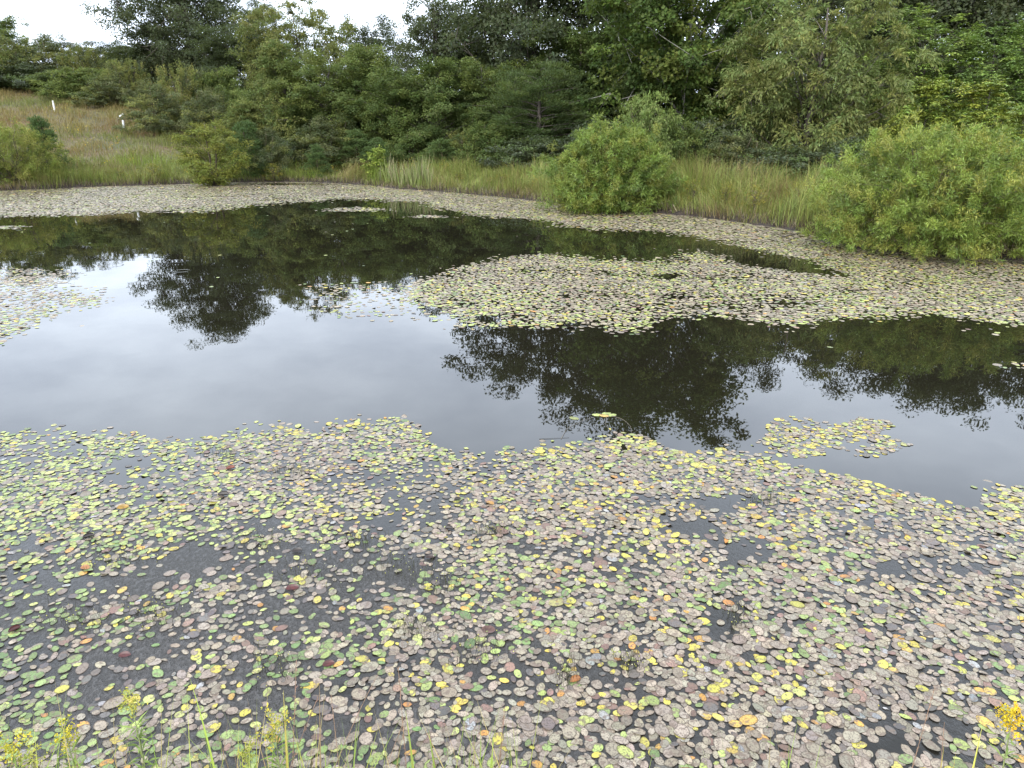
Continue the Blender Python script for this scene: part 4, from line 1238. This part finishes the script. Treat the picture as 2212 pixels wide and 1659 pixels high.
def tree_tube(px, py0, py1, D, label, tilt=(0, 0), wide=0.11):
    b = at_depth(px, py0, D); t = at_depth(px, py1, D)
    h = t[2] - b[2]
    z = float(land([b[0]], [D])[0])
    o = empty("tree_tube", (b[0], D, max(z, b[2] - 0.05)))
    o.rotation_euler = (tilt[0], tilt[1], 0.4)
    k = 16; a = np.linspace(0, 2 * math.pi, k, endpoint=False)
    rings = []
    for r_, zz_ in ((wide / 2, 0), (wide / 2, h), (wide / 2 * 1.12, h + 0.01), (wide / 2 * 0.92, h + 0.01), (wide / 2 * 0.9, 0)):
        rings.append(np.stack([np.cos(a) * r_, np.sin(a) * r_, np.full(k, zz_)], 1))
    V = np.concatenate(rings)
    q = []
    for i in range(4):
        for j in range(k): q.append((i * k + j, i * k + (j + 1) % k, (i + 1) * k + (j + 1) % k, (i + 1) * k + j))
    link("sleeve", build_mesh("sleeve", V, q, np.full(len(q), 4), smooth=True), M_TUBE, o)
    V, lo, si = tubes([(np.array([[wide * 0.62, 0, -0.2], [wide * 0.62, 0, h * 0.8]]), np.array([0.016, 0.014]))], 4)
    link("stake", build_mesh("stake", V, lo, si), M_STAKE, o)
    return tag(o, label, "tree tube", "white tree tubes on the slope")


tree_tube(118, 239, 216, 57, "upright white tree tube, tallest and highest up the slope")
tree_tube(267, 275, 258, 50, "short white tree tube lower down the slope, wider at its top", (0.0, 0.06), 0.12)
tree_tube(258, 250, 240, 51.5, "small white tree tube leaning over in the grass", (0.3, 1.0), 0.09)
b = at_depth(252, 253, 51.8)
V, lo, si = tubes([(np.array([[0, 0, -0.2], [0.01, 0, 0.75]]), np.array([0.03, 0.025]))], 4)
o = link("wooden_stake", build_mesh("wooden_stake", V, lo, si), M_STAKE)
o.location = (b[0], 51.8, float(land([b[0]], [51.8])[0]))
tag(o, "thin bare wooden stake beside the leaning white tube", "stake")

# a dark stone at the right shore
def stone(px, py, s, label):
    c = on_plane(px, py)
    nu, nv = 14, 9
    V = []
    for i in range(nv):
        th = math.pi * i / (nv - 1)
        for j in range(nu):
            ph = 2 * math.pi * j / nu
            r_ = 1 + 0.25 * (noise2(np.array([math.cos(ph) * 2 + 9]), np.array([math.sin(ph) * 2 + th * 2]), 5)[0] - 0.5) * 2
            V.append((r_ * math.sin(th) * math.cos(ph) * s, r_ * math.sin(th) * math.sin(ph) * s * 0.7, r_ * math.cos(th) * s * 0.5))
    q = [(i * nu + j, (i + 1) * nu + j, (i + 1) * nu + (j + 1) % nu, i * nu + (j + 1) % nu) for i in range(nv - 1) for j in range(nu)]
    o = link("stone", build_mesh("stone", np.array(V), q, np.full(len(q), 4), smooth=True), plain("dark_stone", (0.05, 0.045, 0.045), 0.5, 0.5, 12))
    o.location = (c[0], c[1], s * 0.18)
    tag(o, label, "stone")


stone(2196, 556, 0.17, "dark wet stone at the water's edge by the right willow bush")

# ------------------------------------------------------------------ plants on the near bank, at the bottom edge
def tip_at(px, py, y): return at_depth(px, py, y)


def grass_blade(pb, yb, pt, yt, w, col, label, bow=(0, 0, 0)):
    """a single long blade rooted on the near bank"""
    root = at_depth(pb, 1640, yb); root[2] = float(land([root[0]], [yb])[0]) - 0.02
    top = tip_at(pt[0], pt[1], yt)
    path = blade_path(root, top, bow, 12)
    V, lo, si = strap_leaf(path - root, w * np.array([0.7, 0.9, 1, 1, 0.97, 0.92, 0.85, 0.75, 0.6, 0.42, 0.25, 0.04]), np.array([0.15, 1.0, 0.2]))
    o = link("grass_blade", build_mesh("grass_blade", V, lo, si, np.tile(col, (len(V), 1))), M_GRASS)
    o.location = root
    tag(o, label, "grass", "long grass blades on the near bank")


G1, G2, G3 = (0.24, 0.33, 0.05), (0.19, 0.28, 0.045), (0.36, 0.30, 0.07)
grass_blade(455, 1.55, (410, 1465), 2.0, 0.016, G1, "longest green blade rising on the left over sparse pads", (0.02, 0, 0.05))
grass_blade(895, 1.60, (876, 1535), 1.95, 0.016, G1, "broad green blade standing alone near the middle of the bank", (0.01, 0, 0.03))
grass_blade(955, 1.62, (925, 1575), 1.9, 0.014, G2, "blade slanting just right of the broad middle one", (0.01, 0, 0.03))
grass_blade(1045, 1.62, (1065, 1580), 1.9, 0.010, G1, "thin blade slanting right over the pads, right of the middle", (0.0, 0, 0.03))
grass_blade(1000, 1.60, (1040, 1600), 1.9, 0.010, G2, "shorter blade leaning right beside the thin slanting one")
grass_blade(318, 1.60, (322, 1560), 1.9, 0.010, G2, "upright blade beside the tall green goldenrod")
grass_blade(60, 1.60, (118, 1575), 1.9, 0.010, G2, "blade arching between the two left goldenrods", (0.0, 0, 0.04))
grass_blade(585, 1.58, (612, 1490), 1.95, 0.013, G3, "ochre blade bending over the middle goldenrod", (0.0, 0, 0.05))
grass_blade(520, 1.60, (590, 1585), 1.9, 0.010, G1, "green blade crossing below the ochre one", (0.0, 0, 0.03))
grass_blade(700, 1.60, (770, 1560), 1.95, 0.009, G1, "narrow blade leaning right of the middle goldenrod", (0.0, 0, 0.03))
grass_blade(680, 1.62, (700, 1600), 1.9, 0.009, G2, "short blade in the tangle right of the middle goldenrod")
grass_blade(1750, 1.62, (1705, 1605), 1.9, 0.008, G2, "small blade forking left beside the reddish seed stalk", (0.0, 0, 0.02))
grass_blade(1755, 1.62, (1775, 1595), 1.9, 0.007, G1, "small blade forking right beside the reddish seed stalk")
grass_blade(2135, 1.55, (2122, 1568), 1.9, 0.016, (0.42, 0.42, 0.08), "stout yellow blade left of the bright goldenrod")
grass_blade(2085, 1.58, (2040, 1605), 1.9, 0.008, G3, "straw coloured blade left of the stout yellow one", (0.0, 0, 0.03))
grass_blade(2110, 1.60, (2065, 1625), 1.9, 0.007, G3, "shorter straw coloured blade near the stout yellow one")

# dry thin stems
M_DRY = plain("dry_stem", (0.20, 0.12, 0.07), 0.7)


def dry_stem(pb, yb, pt, yt, label, bow=(0, 0, 0.04), head=False, rad=0.0022):
    root = at_depth(pb, 1640, yb); root[2] = float(land([root[0]], [yb])[0]) - 0.02
    top = tip_at(pt[0], pt[1], yt)
    path = blade_path(root, top, bow, 10) - root
    o = empty("dry_stem", root)
    V, lo, si = tubes([(path, np.linspace(rad, rad * 0.35, 10))], 5)
    link("stalk", build_mesh("stalk", V, lo, si, smooth=True), M_DRY, o)
    if head:
        m = 60
        u = rng.uniform(0.62, 1.0, m); q = np.stack([np.interp(u, np.linspace(0, 1, 10), path[:, i]) for i in range(3)], 1)
        V, lo, si, tv = leaf_quads(q, norm(norm(path[-1] - path[-3]) + rng.normal(0, 0.3, (m, 3))), norm(rng.normal(0, 1, (m, 3))), rng.uniform(0.008, 0.018, m), np.full(m, 0.003), pick(((0.28, 0.19, 0.13), (0.22, 0.13, 0.10)), m))
        link("seed_head", build_mesh("seed_head", V, lo, si, tv), M_GRASS, o)
    tag(o, label, "grass stem", "dry grass stems on the near bank")


dry_stem(1955, 1.6, (2018, 1490), 2.1, "reddish seed stalk leaning right over dark water on the right", (0, 0, 0.02), True)
dry_stem(430, 1.6, (690, 1500), 2.1, "long dry stem sweeping right across the middle goldenrod", (0, 0, 0.06), True)
dry_stem(520, 1.6, (820, 1450), 2.15, "longest arching dry stem reaching the tan pads", (0, 0, 0.08))
dry_stem(660, 1.6, (880, 1540), 2.0, "dry stem ending left of the broad middle blade", (0, 0, 0.05))
dry_stem(735, 1.6, (715, 1500), 2.0, "upright red brown stem among the tangle of grass", (0, 0, 0.03))
dry_stem(885, 1.62, (860, 1440), 2.15, "fine stem topped with a dry brown seed tuft", (0, 0, 0.03), True)
dry_stem(1040, 1.62, (1090, 1530), 2.0, "thin brown stem right of the broad middle blade", (0, 0, 0.03), True)
dry_stem(560, 1.6, (640, 1430), 2.1, "straw stem standing behind the ochre blade", (0, 0, 0.02), True)
dry_stem(2100, 1.6, (2040, 1560), 1.95, "bent straw stem left of the bright goldenrod", (0, 0, 0.03))


def goldenrod(px, yb, top, yt, label, spread=0.06, flowers=220, bright=True, leafy=150, fcol=((0.50, 0.43, 0.03), (0.56, 0.48, 0.04), (0.36, 0.36, 0.06)), droop=0.0):
    root = at_depth(px, 1640, yb); root[2] = float(land([root[0]], [yb])[0]) - 0.02
    t = tip_at(px, top, yt) - root
    o = empty("goldenrod", root)
    path = blade_path((0, 0, 0), t, (0.01, 0, 0.03), 9)
    V, lo, si = tubes([(path, np.linspace(0.004, 0.0015, 9))], 5)
    link("stem", build_mesh("stem", V, lo, si, smooth=True), plain("goldenrod_stem", (0.14, 0.16, 0.05), 0.6), o)
    H_ = np.linalg.norm(t)
    u = rng.uniform(0.15, 0.92, leafy)
    q = np.stack([np.interp(u, np.linspace(0, 1, 9), path[:, i]) for i in range(3)], 1)
    a = rng.uniform(0, 6.28, leafy)
    d = np.stack([np.cos(a), np.sin(a), rng.uniform(0.1, 0.8, leafy)], 1)
    V, lo, si, tv = leaf_quads(q, d, np.tile([0, 0, 1.0], (leafy, 1)) + rng.normal(0, 0.2, (leafy, 3)), rng.uniform(0.04, 0.075, leafy), rng.uniform(0.004, 0.009, leafy), pick(((0.16, 0.23, 0.05), (0.20, 0.27, 0.07), (0.13, 0.19, 0.045)), leafy), droop=0.2)
    link("foliage", build_mesh("foliage", V, lo, si, tv), M_GRASS, o)
    plumes = 8
    for b in range(plumes):
        a = b * 0.785 + rng.normal(0, 0.2)
        s0 = path[-1] - np.array([0, 0, rng.uniform(0, 0.06)])
        e = s0 + np.array([math.cos(a) * spread, math.sin(a) * spread, rng.uniform(0.01, 0.06) - droop])
        m = flowers // plumes
        w = rng.uniform(0, 1, m)[:, None]
        q = s0 * (1 - w) + e * w + np.array([0, 0, 0.025]) * (4 * w * (1 - w)) + rng.normal(0, 0.006, (m, 3))
        V, lo, si, tv = leaf_quads(q, norm(rng.normal(0, 1, (m, 3)) + np.array([0, 0, 0.6])), norm(rng.normal(0, 1, (m, 3))), rng.uniform(0.007, 0.013, m), rng.uniform(0.004, 0.007, m), pick(fcol, m))
        link("flower_spray", build_mesh("flower_spray", V, lo, si, tv), M_GRASS, o)
    tag(o, label, "goldenrod", "goldenrods on the near bank")


BUD = ((0.36, 0.36, 0.07), (0.28, 0.31, 0.07), (0.42, 0.38, 0.06))
goldenrod(285, 1.62, 1525, 1.95, "tall budding goldenrod, green and slender, second from left", 0.035, 260, fcol=BUD, leafy=190)
goldenrod(143, 1.6, 1592, 1.9, "goldenrod with a bright yellow tuft left of the tall budding one", 0.035, 260)
goldenrod(25, 1.6, 1620, 1.85, "low bushy goldenrod in the bottom left corner", 0.06, 320)
goldenrod(70, 1.58, 1640, 1.8, "lowest goldenrod beside the corner one", 0.05, 260, fcol=BUD)
goldenrod(590, 1.6, 1570, 1.9, "goldenrod tangled in grass near the middle", 0.055, 360, fcol=BUD + ((0.55, 0.45, 0.04),))
goldenrod(535, 1.58, 1625, 1.85, "short goldenrod left of the tangled middle one", 0.035, 200, fcol=BUD)
goldenrod(2188, 1.62, 1542, 1.85, "bright goldenrod with drooping golden sprays at the right edge", 0.045, 420, fcol=((0.60, 0.40, 0.015), (0.64, 0.46, 0.025), (0.54, 0.36, 0.015)), leafy=60, droop=0.05)

# short grass on the near bank, mostly below the picture's edge
n = 5200
x = rng.uniform(-3.2, 3.2, n); y = rng.uniform(-0.3, 1.75, n)
k = (shore_dist(x, y) > 0.02) & (rng.uniform(0, 1, n) < np.interp(x, [-3, -1.6, 0.4, 1.2, 3], [1, 1, 0.7, 0.35, 0.5]))
x, y = x[k], y[k]; n = len(x)
P = np.stack([x, y, land(x, y) - 0.01], 1)
m = 640                                                    # and taller thin blades whose tips come up in front of the pads
xt = np.concatenate([rng.uniform(-1.75, 0.1, m - 55), rng.uniform(0.1, 1.7, 55)]); yt_ = rng.uniform(1.42, 1.68, m)
Pt = np.stack([xt, yt_, land(xt, yt_) - 0.02], 1)
ht = (2.5 - (yt_ + 0.06) * 1.07 - Pt[:, 2]) * rng.uniform(0.98, 1.30, m)
tall = blades(Pt, ht, rng.uniform(0.003, 0.0075, m), rng.uniform(0, 6.28, m), rng.uniform(0.05, 0.45, m), pick(((0.24, 0.31, 0.05), (0.30, 0.33, 0.06), (0.18, 0.25, 0.045), (0.34, 0.27, 0.10), (0.24, 0.16, 0.08)), m))
V, lo, si, tv = blades(P, rng.uniform(0.12, 0.30, n) * np.interp(x, [-2, 0, 1, 2], [1.15, 1.05, 0.8, 0.8]), rng.uniform(0.003, 0.008, n), rng.uniform(0, 6.28, n), rng.uniform(0.2, 0.9, n), pick(((0.20, 0.27, 0.05), (0.26, 0.30, 0.06), (0.15, 0.21, 0.04), (0.30, 0.22, 0.10)), n))
V, lo, si, tv = merge([(V, lo, si, tv), tall])
tag(link("near_bank_grass", build_mesh("near_bank_grass", V, lo, si, tv), M_GRASS), "short green grass on the near bank below the pads", "grass", kind="stuff")
